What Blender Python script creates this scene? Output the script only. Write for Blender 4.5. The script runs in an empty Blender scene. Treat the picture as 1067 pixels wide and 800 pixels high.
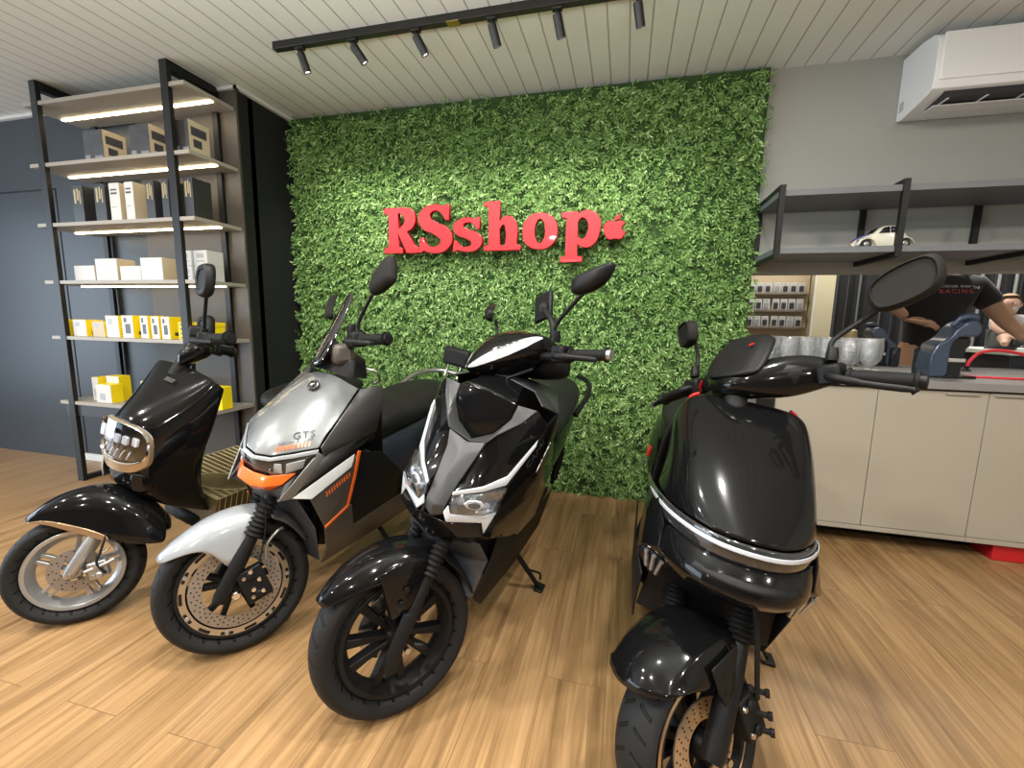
import bpy, bmesh, math, random
from math import sin, cos, pi, radians
from mathutils import Vector, Matrix, Quaternion
import numpy as np
random.seed(7)
SC = bpy.context.scene
COL = SC.collection
V = Vector

# ---------------------------------------------------------------- materials
MATS = {}
def mat(name, col=(.5,.5,.5), rough=.5, metal=0., coat=0., coat_rough=.03, spec=.5, trans=0., ior=1.45, emis=None, estr=0., bump=0., bscale=200., alpha=1., sheen=0., noise=0., nscale=8.):
    if name in MATS: return MATS[name]
    m = bpy.data.materials.new(name); m.use_nodes = True
    nt = m.node_tree; b = nt.nodes['Principled BSDF']
    def s(k, v):
        if k in b.inputs: b.inputs[k].default_value = v
    s('Base Color', (*col, 1)); s('Roughness', rough); s('Metallic', metal); s('Coat Weight', coat); s('Coat Roughness', coat_rough)
    s('Specular IOR Level', spec); s('Transmission Weight', trans); s('IOR', ior); s('Alpha', alpha); s('Sheen Weight', sheen)
    if emis: s('Emission Color', (*emis, 1)); s('Emission Strength', estr)
    if bump or noise:
        tc = nt.nodes.new('ShaderNodeTexCoord')
    if bump:
        n = nt.nodes.new('ShaderNodeTexNoise'); n.inputs['Scale'].default_value = bscale; n.inputs['Detail'].default_value = 4
        nt.links.new(tc.outputs['Object'], n.inputs['Vector'])
        bp = nt.nodes.new('ShaderNodeBump'); bp.inputs['Strength'].default_value = bump; bp.inputs['Distance'].default_value = .002
        nt.links.new(n.outputs['Fac'], bp.inputs['Height']); nt.links.new(bp.outputs['Normal'], b.inputs['Normal'])
    if noise:
        n = nt.nodes.new('ShaderNodeTexNoise'); n.inputs['Scale'].default_value = nscale; n.inputs['Detail'].default_value = 5
        nt.links.new(tc.outputs['Object'], n.inputs['Vector'])
        mx = nt.nodes.new('ShaderNodeMix'); mx.data_type = 'RGBA'
        mx.inputs[6].default_value = (*[c*(1-noise) for c in col], 1); mx.inputs[7].default_value = (*[min(1, c*(1+noise)) for c in col], 1)
        nt.links.new(n.outputs['Fac'], mx.inputs[0]); nt.links.new(mx.outputs[2], b.inputs['Base Color'])
    MATS[name] = m
    return m

def thin_glass(name, tint=(1,1,1), gloss=.1, rough=.02, white=0., bump=0., bscale=150.):
    """clear sheet: transparent + glossy (+ a little diffuse), lets lamp light through"""
    if name in MATS: return MATS[name]
    m = bpy.data.materials.new(name); m.use_nodes = True; nt = m.node_tree; nt.nodes.clear(); N, L = nt.nodes.new, nt.links.new
    out = N('ShaderNodeOutputMaterial'); t = N('ShaderNodeBsdfTransparent'); t.inputs[0].default_value = (*tint, 1)
    g = N('ShaderNodeBsdfGlossy'); g.inputs['Roughness'].default_value = rough
    lw = N('ShaderNodeLayerWeight'); lw.inputs[0].default_value = .35
    mr = N('ShaderNodeMapRange'); mr.inputs[3].default_value = gloss; mr.inputs[4].default_value = min(1, gloss+.55); L(lw.outputs['Facing'], mr.inputs[0])
    mx = N('ShaderNodeMixShader'); L(mr.outputs[0], mx.inputs[0]); L(t.outputs[0], mx.inputs[1]); L(g.outputs[0], mx.inputs[2]); last = mx
    if white:
        d = N('ShaderNodeBsdfDiffuse'); d.inputs[0].default_value = (.9,.92,.93,1); m2 = N('ShaderNodeMixShader'); m2.inputs[0].default_value = white
        L(mx.outputs[0], m2.inputs[1]); L(d.outputs[0], m2.inputs[2]); last = m2
    if bump:
        tc = N('ShaderNodeTexCoord'); v = N('ShaderNodeTexVoronoi'); v.inputs['Scale'].default_value = bscale; L(tc.outputs['Object'], v.inputs['Vector'])
        b = N('ShaderNodeBump'); b.inputs['Strength'].default_value = bump; b.inputs['Distance'].default_value = .004; L(v.outputs['Distance'], b.inputs['Height'])
        L(b.outputs[0], g.inputs['Normal']); L(b.outputs[0], lw.inputs['Normal'])
        if white: L(b.outputs[0], d.inputs['Normal'])
    L(last.outputs[0], out.inputs[0]); MATS[name] = m; return m

# ---------------------------------------------------------------- object helpers
def link(o, parent=None):
    COL.objects.link(o)
    if parent is not None: o.parent = parent
    return o
def tag(o, label=None, cat=None, group=None, kind=None):
    if label: o['label'] = label
    if cat: o['category'] = cat
    if group: o['group'] = group
    if kind: o['kind'] = kind
    return o
def empty(name, loc=(0,0,0), label=None, cat=None, group=None, rotz=0, parent=None):
    o = bpy.data.objects.new(name, None); o.empty_display_size = .1
    o.location = loc; o.rotation_euler = (0,0,rotz)
    link(o, parent); return tag(o, label, cat, group)
def fin(name, bm, m, parent=None, smooth=True, sharp=35, mods=(), loc=None, rot=None, recalc=True):
    if recalc: bmesh.ops.recalc_face_normals(bm, faces=bm.faces)
    if smooth:
        for f in bm.faces: f.smooth = True
        if sharp:
            a = radians(sharp)
            for e in bm.edges:
                if len(e.link_faces) == 2:
                    e.smooth = e.calc_face_angle(0) < a
    me = bpy.data.meshes.new(name); bm.to_mesh(me); bm.free()
    for x in (m if isinstance(m, (list, tuple)) else [m]): me.materials.append(x)
    o = bpy.data.objects.new(name, me); link(o, parent)
    if loc is not None: o.location = loc
    if rot is not None: o.rotation_euler = rot
    for k, kw in mods:
        md = o.modifiers.new(k.title(), k)
        for a, b in kw.items(): setattr(md, a, b)
    return o
def BEV(w=.003, seg=2, ang=30): return ('BEVEL', dict(width=w, segments=seg, limit_method='ANGLE', angle_limit=radians(ang)))
def SUB(l=2): return ('SUBSURF', dict(levels=l, render_levels=l))
def SOL(t=.004, off=-1): return ('SOLIDIFY', dict(thickness=t, offset=off))

def bx(bm, lo, hi, mi=0, M=None):
    c = [(lo[i]+hi[i])/2 for i in range(3)]; s = [abs(hi[i]-lo[i]) for i in range(3)]
    r = bmesh.ops.create_cube(bm, size=1)
    T = Matrix.Translation(c) @ Matrix.Diagonal((*s, 1))
    bmesh.ops.transform(bm, matrix=(M @ T) if M else T, verts=r['verts'])
    for f in {f for v in r['verts'] for f in v.link_faces}: f.material_index = mi
    return r['verts']
def box(name, lo, hi, m, parent=None, bev=.003, **k):
    bm = bmesh.new(); bx(bm, lo, hi)
    return fin(name, bm, m, parent, smooth=bev > 0, mods=[BEV(bev)] if bev else [], **k)
def frames(path):
    """parallel-transport frames along a polyline"""
    P = [V(p) for p in path]; T = []
    for i in range(len(P)):
        a = P[max(0, i-1)]; b = P[min(len(P)-1, i+1)]
        T.append((b-a).normalized())
    up = V((0,0,1)) if abs(T[0].z) < .9 else V((1,0,0))
    N = [(up - T[0]*up.dot(T[0])).normalized()]
    for i in range(1, len(P)):
        n = N[-1] - T[i]*N[-1].dot(T[i]); N.append(n.normalized())
    return P, T, N, [t.cross(n) for t, n in zip(T, N)]
def tb(bm, path, r, n=10, cap=True, mi=0, flat=1., smoothp=0):
    """tube along a path; r is a radius or a list of radii"""
    if smoothp: path = spline(path, smoothp)
    P, T, N, B = frames(path)
    rs = r if isinstance(r, (list, tuple)) else [r]*len(P)
    if len(rs) != len(P):
        rs = [rs[min(len(rs)-1, int(i*(len(rs)-1)/(len(P)-1)))] + 0 for i in range(len(P))] if len(rs) > 2 else [rs[0]+(rs[1]-rs[0])*i/(len(P)-1) for i in range(len(P))]
    R = []
    for i in range(len(P)):
        R.append([bm.verts.new(P[i] + rs[i]*(cos(a)*N[i]*flat + sin(a)*B[i])) for a in [2*pi*k/n for k in range(n)]])
    for i in range(len(P)-1):
        for k in range(n):
            f = bm.faces.new((R[i][k], R[i][(k+1)%n], R[i+1][(k+1)%n], R[i+1][k])); f.material_index = mi
    if cap:
        for q in (R[0][::-1], R[-1]):
            f = bm.faces.new(q); f.material_index = mi
def spline(pts, k=6):
    P = [V(p) for p in pts]; out = []
    for i in range(len(P)-1):
        p0 = P[max(0,i-1)]; p1 = P[i]; p2 = P[i+1]; p3 = P[min(len(P)-1,i+2)]
        for j in range(k):
            t = j/k
            out.append(.5*((2*p1)+(p2-p0)*t+(2*p0-5*p1+4*p2-p3)*t*t+(3*p1-p0-3*p2+p3)*t**3))
    out.append(P[-1]); return out
def tube(name, path, r, m, parent=None, n=10, smoothp=0, flat=1., **k):
    bm = bmesh.new(); tb(bm, path, r, n, smoothp=smoothp, flat=flat)
    return fin(name, bm, m, parent, sharp=50, **k)
def lt(bm, prof, M=None, n=24, mi=0, closed=False):
    """lathe profile [(r,h)] around local Z, optional matrix"""
    M = M or Matrix.Identity(4); R = []
    for r, h in prof:
        if r < 1e-5: R.append([bm.verts.new(M @ V((0,0,h)))])
        else: R.append([bm.verts.new(M @ V((r*cos(2*pi*k/n), r*sin(2*pi*k/n), h))) for k in range(n)])
    L = len(R)
    for i in range(L if closed else L-1):
        a, b = R[i], R[(i+1)%L]
        for k in range(n):
            k2 = (k+1)%n
            if len(a) == 1 and len(b) == 1: continue
            if len(a) == 1: q = (a[0], b[k], b[k2])
            elif len(b) == 1: q = (a[k], b[0], a[k2])
            else: q = (a[k], b[k], b[k2], a[k2])
            f = bm.faces.new(q); f.material_index = mi
def lathe(name, prof, m, parent=None, M=None, n=24, closed=False, sharp=35, **k):
    bm = bmesh.new(); lt(bm, prof, M, n, closed=closed)
    return fin(name, bm, m, parent, sharp=sharp, **k)
def rotto(d, loc=(0,0,0)):
    """matrix whose local Z points along d, at loc"""
    return Matrix.Translation(loc) @ V(d).normalized().to_track_quat('Z','Y').to_matrix().to_4x4()
AXL = rotto((0,1,0))            # lathe axis along local +Y (wheel axle)

def shell(name, pts, faces, m, parent=None, mirror=True, thick=.005, bev=.003, sub=0, sharp=28, crease=(), xf=None, mods=(), off=-1, wn=True):
    """panel from named points: pts {'a':(x,y,z)}, faces 'a b c d; e f g'; mirrored over y=0"""
    if mirror == True and all(abs(p[1]) > 1e-5 for p in pts.values()):      # two separate panels, one per side
        kw = dict(thick=thick, bev=bev, sub=sub, sharp=sharp, crease=crease, xf=xf, mods=mods, off=off)
        a = shell(name, pts, faces, m, parent, mirror=False, **kw)
        shell(name, {k: (p[0], -p[1], p[2]) for k, p in pts.items()}, ';'.join(' '.join(f.split()[::-1]) for f in faces.split(';')), m, parent, mirror=False, **kw)
        return a
    bm = bmesh.new(); D = {}
    def vert(key, p, s):
        if abs(p[1]) < 1e-5: s = 1
        if (key, s) not in D:
            q = V((p[0], p[1]*s, p[2])); D[(key, s)] = bm.verts.new(xf(q) if xf else q)
        return D[(key, s)]
    for s in ((1,-1) if mirror else (1,)):
        for fc in faces.split(';'):
            ks = fc.split()
            if not ks: continue
            vs = [vert(k, pts[k], s) for k in ks]
            if s < 0: vs = vs[::-1]
            u = []
            for v in vs:
                if v not in u: u.append(v)
            if len(u) > 2 and bm.faces.get(u) is None: bm.faces.new(u)
    if crease:
        cl = bm.edges.layers.float.new('crease_edge')
        for pr in crease:
            ks = pr.split()
            for a, b in zip(ks, ks[1:]):
                for s in (1,-1):
                    va, vb = D.get((a,s)) or D.get((a,1)), D.get((b,s)) or D.get((b,1))
                    e = bm.edges.get((va, vb)) if va and vb else None
                    if e: e[cl] = 1.
    bmesh.ops.recalc_face_normals(bm, faces=bm.faces)
    md = []
    if sub: md.append(SUB(sub))
    if thick: md.append(SOL(thick, off))
    if bev: md.append(BEV(bev, 2, 25))
    return fin(name, bm, m, parent, sharp=0 if sub else sharp, mods=md+list(mods))
def grid(name, rows, m, parent=None, mirror=True, sub=2, thick=.004, close=False, crease_rows=(), crease_cols=(), xf=None, capends=False, mods=(), off=-1, bev=0):
    """loft: rows of half-section points (first on y=0 when mirrored), smooth subdivided surface"""
    bm = bmesh.new(); cl = bm.edges.layers.float.new('crease_edge'); R = []
    full = []
    for r in rows:
        r = [V(p) for p in r]
        if mirror:
            left = [V((p.x, -p.y, p.z)) for p in r[::-1]]
            if abs(r[0].y) < 1e-5: left = left[:-1]
            r = left + r
        full.append(r)
    for r in full: R.append([bm.verts.new(xf(p) if xf else p) for p in r])
    n = len(R[0])
    for i in range(len(R)-1):
        for k in range(n if close else n-1):
            bm.faces.new((R[i][k], R[i][(k+1)%n], R[i+1][(k+1)%n], R[i+1][k]))
    if capends:
        for q in (R[0], R[-1]): bm.faces.new(q)
    def cr(a, b, v=1.):
        e = bm.edges.get((a, b))
        if e: e[cl] = v
    for i in crease_rows:
        for k in range(n if close else n-1): cr(R[i][k], R[i][(k+1)%n])
    for c in crease_cols:
        for cc in {c, n-1-c} if mirror else {c}:
            for i in range(len(R)-1): cr(R[i][cc], R[i+1][cc])
    md = []
    if sub: md.append(SUB(sub))
    if thick: md.append(SOL(thick, off))
    if bev: md.append(BEV(bev, 2, 40))
    return fin(name, bm, m, parent, sharp=0 if sub else 35, mods=md+list(mods))
def plate(name, pts, thick, m, parent=None, bev=.002, mirror=False, **k):
    """flat n-gon from 3D points, extruded against its normal"""
    bm = bmesh.new()
    for s in ((1,-1) if mirror else (1,)):
        vs = [bm.verts.new((p[0], p[1]*s, p[2])) for p in pts]
        bm.faces.new(vs if s > 0 else vs[::-1])
    return fin(name, bm, m, parent, sharp=30, recalc=False, mods=[SOL(thick, -1)] + ([BEV(bev)] if bev else []), **k)
def prism(bm, pts2, h, M=None, mi=0):
    """2D outline (x,y) extruded 0..h in local z"""
    M = M or Matrix.Identity(4); n = len(pts2)
    a = [bm.verts.new(M @ V((*p, 0))) for p in pts2]; b = [bm.verts.new(M @ V((*p, h))) for p in pts2]
    fs = [bm.faces.new(a[::-1]), bm.faces.new(b)]
    for i in range(n): fs.append(bm.faces.new((a[i], a[(i+1)%n], b[(i+1)%n], b[i])))
    for f in fs: f.material_index = mi
def rrect(w, h, r, n=4):
    out = []
    for cx, cy, a0 in ((w/2-r, h/2-r, 0), (-w/2+r, h/2-r, 90), (-w/2+r, -h/2+r, 180), (w/2-r, -h/2+r, 270)):
        for i in range(n+1):
            a = radians(a0 + 90*i/n); out.append((cx+r*cos(a), cy+r*sin(a)))
    return out
def text_mesh(s, size=1., extrude=0., bold=False, spacing=1., offset=0., res=6, shear=0.):
    cu = bpy.data.curves.new('lettering', 'FONT'); cu.body = s; cu.size = size; cu.extrude = extrude; cu.space_character = spacing
    cu.align_x = 'CENTER'; cu.align_y = 'CENTER'; cu.resolution_u = res; cu.offset = offset; cu.shear = shear
    o = bpy.data.objects.new('lettering', cu); COL.objects.link(o)
    bpy.context.view_layer.update()
    me = bpy.data.meshes.new_from_object(o.evaluated_get(bpy.context.evaluated_depsgraph_get()))
    bpy.data.objects.remove(o); bpy.data.curves.remove(cu)
    return me
def mesh_obj(name, me, m, parent=None, M=None):
    if M is not None: me.transform(M)
    me.materials.clear(); me.materials.append(m)
    o = bpy.data.objects.new(name, me); return link(o, parent)
def basis(o, x, y, z=None):
    x = V(x).normalized(); y = V(y); y = (y - x*x.dot(y)).normalized(); z = x.cross(y)
    M = Matrix((x, y, z)).transposed().to_4x4(); M.translation = V(o); return M
def text(name, s, size, M, m, parent=None, extrude=.0006, **k):
    return mesh_obj(name, text_mesh(s, size, extrude, **k), m, parent, M)
def shrink(o, target, off=.0012, sub=0):
    if sub:
        md = o.modifiers.new('Subsurf', 'SUBSURF'); md.subdivision_type = 'SIMPLE'; md.levels = md.render_levels = sub
    md = o.modifiers.new('Shrinkwrap', 'SHRINKWRAP'); md.target = target; md.wrap_method = 'NEAREST_SURFACEPOINT'; md.wrap_mode = 'ABOVE_SURFACE'; md.offset = off
    return o
def copy_tree(o, parent=None, loc=None, rotz=None):
    c = o.copy(); COL.objects.link(c); c.parent = parent if parent is not None else o.parent
    if loc is not None: c.location = loc
    if rotz is not None: c.rotation_euler = (0,0,rotz)
    for ch in list(o.children): 
        k = copy_tree(ch, c)
    return c
# ================================================================= ROOM
def nodes_mat(name):
    m = bpy.data.materials.new(name); m.use_nodes = True; nt = m.node_tree
    return m, nt, nt.nodes['Principled BSDF'], nt.nodes.new, nt.links.new
def floor_mat():
    m, nt, b, N, L = nodes_mat('oak laminate')
    tc = N('ShaderNodeTexCoord'); sep = N('ShaderNodeSeparateXYZ'); L(tc.outputs['Object'], sep.inputs[0])
    cb = N('ShaderNodeCombineXYZ'); L(sep.outputs['Y'], cb.inputs['X']); L(sep.outputs['X'], cb.inputs['Y'])
    br = N('ShaderNodeTexBrick'); br.offset = .37; br.inputs['Scale'].default_value = 1
    br.inputs['Brick Width'].default_value = 1.25; br.inputs['Row Height'].default_value = .19
    br.inputs['Mortar Size'].default_value = .0012; br.inputs['Mortar Smooth'].default_value = .3
    br.inputs['Color1'].default_value = (0,0,0,1); br.inputs['Color2'].default_value = (1,1,1,1); br.inputs['Mortar'].default_value = (.5,.5,.5,1)
    L(cb.outputs[0], br.inputs['Vector'])
    # per plank offset of the grain
    off = N('ShaderNodeVectorMath'); off.operation = 'SCALE'; off.inputs['Scale'].default_value = 37
    L(br.outputs['Color'], off.inputs[0])
    add = N('ShaderNodeVectorMath'); L(tc.outputs['Object'], add.inputs[0]); L(off.outputs[0], add.inputs[1])
    mp = N('ShaderNodeMapping'); mp.inputs['Scale'].default_value = (22, 1.1, 1); L(add.outputs[0], mp.inputs[0])
    n1 = N('ShaderNodeTexNoise'); n1.inputs['Scale'].default_value = 1; n1.inputs['Detail'].default_value = 7; n1.inputs['Roughness'].default_value = .62; n1.inputs['Distortion'].default_value = .9
    L(mp.outputs[0], n1.inputs['Vector'])
    mp2 = N('ShaderNodeMapping'); mp2.inputs['Scale'].default_value = (95, 3.2, 1); L(add.outputs[0], mp2.inputs[0])
    n2 = N('ShaderNodeTexNoise'); n2.inputs['Scale'].default_value = 1; n2.inputs['Detail'].default_value = 4; L(mp2.outputs[0], n2.inputs['Vector'])
    r1 = N('ShaderNodeValToRGB'); e = r1.color_ramp.elements
    e[0].position = .25; e[0].color = (.165,.092,.039,1); e[1].position = .80; e[1].color = (.45,.285,.140,1)
    k = e.new(.42); k.color = (.275,.162,.071,1); k = e.new(.55); k.color = (.355,.215,.098,1)
    L(n1.outputs['Fac'], r1.inputs[0])
    mx = N('ShaderNodeMix'); mx.data_type = 'RGBA'; mx.blend_type = 'MULTIPLY'; mx.inputs[0].default_value = .55
    r2 = N('ShaderNodeValToRGB'); r2.color_ramp.elements[0].position = .3; r2.color_ramp.elements[0].color = (.55,.5,.45,1); r2.color_ramp.elements[1].position = .62
    L(n2.outputs['Fac'], r2.inputs[0]); L(r1.outputs[0], mx.inputs[6]); L(r2.outputs[0], mx.inputs[7])
    mx2 = N('ShaderNodeMix'); mx2.data_type = 'RGBA'; mx2.blend_type = 'MULTIPLY'; mx2.inputs[0].default_value = 1
    r3 = N('ShaderNodeMapRange'); r3.inputs[3].default_value = .93; r3.inputs[4].default_value = 1.06; L(br.outputs['Color'], r3.inputs[0])
    L(mx.outputs[2], mx2.inputs[6]); L(r3.outputs[0], mx2.inputs[7])
    mx3 = N('ShaderNodeMix'); mx3.data_type = 'RGBA'; L(br.outputs['Fac'], mx3.inputs[0]); L(mx2.outputs[2], mx3.inputs[6]); mx3.inputs[7].default_value = (.16,.092,.042,1)
    L(mx3.outputs[2], b.inputs['Base Color'])
    b.inputs['Roughness'].default_value = .33; b.inputs['Specular IOR Level'].default_value = .42
    bp = N('ShaderNodeBump'); bp.inputs['Strength'].default_value = .12; bp.inputs['Distance'].default_value = .002
    L(n2.outputs['Fac'], bp.inputs['Height']); L(bp.outputs[0], b.inputs['Normal'])
    return m
def ceil_mat():
    m, nt, b, N, L = nodes_mat('white ceiling boards')
    tc = N('ShaderNodeTexCoord'); sep = N('ShaderNodeSeparateXYZ'); L(tc.outputs['Object'], sep.inputs[0])
    # hairline joint every 100.3 mm along X
    a = N('ShaderNodeMath'); a.operation = 'ADD'; a.inputs[1].default_value = 100.3*.1003 - .0801 + 20*.1003; L(sep.outputs['X'], a.inputs[0])
    d = N('ShaderNodeMath'); d.operation = 'DIVIDE'; d.inputs[1].default_value = .1003; L(a.outputs[0], d.inputs[0])
    fr = N('ShaderNodeMath'); fr.operation = 'FRACT'; L(d.outputs[0], fr.inputs[0])
    pp = N('ShaderNodeMath'); pp.operation = 'PINGPONG'; pp.inputs[1].default_value = .5; L(fr.outputs[0], pp.inputs[0])
    mr = N('ShaderNodeMapRange'); mr.inputs[1].default_value = .012; mr.inputs[2].default_value = .045; L(pp.outputs[0], mr.inputs[0])
    mx = N('ShaderNodeMix'); mx.data_type = 'RGBA'; L(mr.outputs[0], mx.inputs[0]); mx.inputs[6].default_value = (.34,.335,.325,1); mx.inputs[7].default_value = (.74,.77,.745,1)
    L(mx.outputs[2], b.inputs['Base Color']); b.inputs['Roughness'].default_value = .42
    bp = N('ShaderNodeBump'); bp.inputs['Strength'].default_value = .6; bp.inputs['Distance'].default_value = .003; L(mr.outputs[0], bp.inputs['Height']); L(bp.outputs[0], b.inputs['Normal'])
    return m
M_floor = floor_mat(); M_ceil = ceil_mat()
M_beige = mat('beige paint', (.335,.34,.312), .6, noise=.03, nscale=3)
M_dark = mat('charcoal panel', (.032,.038,.046), .38, spec=.4, noise=.08, nscale=2)
M_darkside = mat('near black panel', (.016,.017,.017), .55, spec=.25)
M_white = mat('white trim', (.72,.72,.7), .4)
M_back = mat('rear shop wall', (.10,.10,.095), .8)
M_metal = mat('black powder coat', (.009,.0085,.008), .42, spec=.35)
def struct(name, lo, hi, m, label=None):
    o = box(name, lo, hi, m, None, 0); o['kind'] = 'structure'
    if label: o['label'] = label
    return o
ZC = 2.492; YB = 2.86
fl = struct('floor', (-6.6,-4.2,-.05), (5.2,7.2,0), M_floor, 'oak coloured wood laminate floor')
ce = struct('ceiling', (-6.6,-4.2,ZC), (5.2,7.2,ZC+.06), M_ceil, 'white ceiling of narrow boards')
bm = bmesh.new()                                   # back wall; the added opening stands in for a mirror
bx(bm, (-2.4,YB,0), (.69,YB+.14,ZC)); bx(bm, (.69,YB,1.417), (3.4,YB+.14,ZC)); bx(bm, (.69,YB,0), (3.4,YB+.14,.80)); bx(bm, (3.3,YB,.80), (3.4,YB+.14,1.417))
o = fin('wall_back', bm, M_beige, smooth=False); tag(o, 'beige painted wall with an opening standing in for the mirror above the counter', kind='structure')
o = struct('wall_left', (-6.6,2.385,0), (-2.36,2.5,ZC), M_dark, 'charcoal panelled wall behind the display shelving')
bm = bmesh.new(); bx(bm, (-2.5,2.45,0), (-2.36,YB+.14,ZC)); bx(bm, (-2.5,2.387,0), (-2.357,2.46,ZC))
tag(fin('wall_left_return', bm, M_darkside, smooth=False), 'near black return wall beside the green wall', kind='structure')
struct('wall_right', (3.3,-4.2,0), (3.4,YB,ZC), M_beige)
struct('wall_front', (-6.6,-4.3,0), (5.2,-4.2,ZC), M_back)
# side wall with a glazed shopfront opening on the far left
bm = bmesh.new(); bx(bm, (-6.7,-4.2,0), (-6.6,-2.6,ZC)); bx(bm, (-6.7,1.2,0), (-6.6,2.5,ZC)); bx(bm, (-6.7,-2.6,2.2), (-6.6,1.2,ZC))
tag(fin('wall_side', bm, M_back, smooth=False), kind='structure')
# made-up room shell behind the opening, holds the mirrored view
struct('wall_mirror_room', (-.5,7.1,0), (5.2,7.2,ZC), M_beige); struct('wall_mirror_room_right', (5.1,YB,0), (5.2,7.1,ZC), M_beige); struct('wall_mirror_room_left', (-.6,YB+.14,0), (-.5,7.2,ZC), M_beige)
# cornice along the dark wall
bm = bmesh.new()
bx(bm, (-6.6,2.36,ZC-.018), (-2.335,2.386,ZC)); bx(bm, (-2.36,2.36,ZC-.018), (-2.335,YB,ZC))
tag(fin('trim_cornice', bm, M_white, smooth=False), 'thin white cornice along the charcoal wall', kind='structure')
struct('baseboard_left', (-4.0,2.372,0), (-2.36,2.386,.05), M_white)
tag(box('wall_left_panel', (-3.16,2.371,0), (-2.358,2.386,2.47), mat('dark taupe panel', (.085,.074,.060), .45, noise=.05, nscale=3), None, .001), 'dark taupe panel behind the right part of the shelving', kind='structure')
# flush door in the charcoal wall: seams
bm = bmesh.new(); S = mat('seam black', (.004,.004,.005), .8)
bx(bm, (-6.6,2.383,1.985), (-3.98,2.3855,1.995)); bx(bm, (-3.985,2.383,0), (-3.975,2.3855,1.995))
tag(fin('door_1', bm, S, smooth=False), 'flush charcoal door in the dark wall, seen by its dark joint', kind='structure')

# ---------------------------------------------------------------- green foliage wall
def leaf_mat():
    m, nt, b, N, L = nodes_mat('plastic foliage')
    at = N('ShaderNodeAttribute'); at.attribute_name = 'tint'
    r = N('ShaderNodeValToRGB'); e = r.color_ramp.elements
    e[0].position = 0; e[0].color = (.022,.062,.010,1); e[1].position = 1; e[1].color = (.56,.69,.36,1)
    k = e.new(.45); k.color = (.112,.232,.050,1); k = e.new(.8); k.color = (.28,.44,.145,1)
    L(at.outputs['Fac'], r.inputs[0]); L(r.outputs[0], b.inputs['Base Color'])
    b.inputs['Roughness'].default_value = .42; b.inputs['Specular IOR Level'].default_value = .4
    b.inputs['Subsurface Weight'].default_value = 0
    return m
GX0, GX1, GZ0, GZ1 = -2.335, .68, .0, 2.475
def foliage(n=98000):
    rng = np.random.default_rng(3)
    # sprigs: every sprig has a direction, its leaves branch off along it
    ns = n//7
    sx = rng.uniform(GX0+.01, GX1-.01, ns); sz = rng.uniform(GZ0+.02, GZ1-.02, ns)
    ang = rng.normal(-pi/2, 1.1, ns); tilt = rng.uniform(.15, .75, ns)
    base = rng.uniform(0, 1, ns)
    k = 7
    sid = np.repeat(np.arange(ns), k); t = np.tile(np.arange(k)/(k-1), ns)
    d = np.stack([np.cos(ang)*np.cos(tilt), -np.sin(tilt), np.sin(ang)*np.cos(tilt)], 1)
    Ls = rng.uniform(.03, .07, ns)
    p = np.stack([sx, np.full(ns, YB-.045), sz], 1)[sid] + d[sid]*(Ls[sid]*t)[:,None]
    p[:,1] -= rng.uniform(0, .02, len(p))
    side = np.tile([1,-1,1,-1,1,-1,0], ns)
    la = ang[sid] + side*rng.uniform(.5, 1.1, len(p)); lt_ = rng.uniform(.05, .9, len(p))
    ld = np.stack([np.cos(la)*np.cos(lt_), -np.sin(lt_), np.sin(la)*np.cos(lt_)], 1)
    w = np.cross(ld, np.array([0,-1.,0]) + rng.normal(0,.35,(len(p),3))); w /= np.linalg.norm(w,axis=1)[:,None]
    nn = np.cross(w, ld); ll = rng.uniform(.018,.036,len(p))[:,None]; ww = ll*rng.uniform(.13,.21,len(p))[:,None]
    a = p; c = p+ld*ll*1.0 - nn*ll*.12; m1 = p+ld*ll*.5
    b1 = m1+w*ww+nn*ww*.35; b2 = m1-w*ww+nn*ww*.35
    q = np.stack([a,b1,c,b2],1)
    q[:,:,0] = np.clip(q[:,:,0], GX0-.02, GX1+.025); q[:,:,2] = np.clip(q[:,:,2], .004, 2.485); q[:,:,1] = np.clip(q[:,:,1], 2.732, YB-.012)
    nl = len(p); me = bpy.data.meshes.new('foliage_wall')
    me.vertices.add(nl*4); me.vertices.foreach_set('co', q.reshape(-1))
    tri = np.arange(nl*4).reshape(nl,4); idx = np.stack([tri[:,[0,1,2]], tri[:,[0,2,3]]],1).reshape(-1)
    me.loops.add(nl*6); me.loops.foreach_set('vertex_index', idx)
    me.polygons.add(nl*2); me.polygons.foreach_set('loop_start', np.arange(nl*2)*3)
    me.polygons.foreach_set('loop_total', np.full(nl*2,3))
    me.update(calc_edges=True)
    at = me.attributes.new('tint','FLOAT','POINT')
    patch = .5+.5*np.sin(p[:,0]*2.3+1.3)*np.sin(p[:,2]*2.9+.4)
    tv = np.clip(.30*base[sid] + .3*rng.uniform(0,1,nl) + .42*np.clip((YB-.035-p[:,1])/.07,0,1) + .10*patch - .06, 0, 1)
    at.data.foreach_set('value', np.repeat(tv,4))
    return me
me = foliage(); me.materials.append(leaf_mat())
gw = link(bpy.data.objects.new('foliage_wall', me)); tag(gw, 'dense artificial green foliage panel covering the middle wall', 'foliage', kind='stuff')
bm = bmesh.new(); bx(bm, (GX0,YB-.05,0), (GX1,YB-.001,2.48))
bk = fin('backing_panel', bm, mat('dark green mat', (.028,.065,.014), .9), gw, smooth=False)

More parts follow.
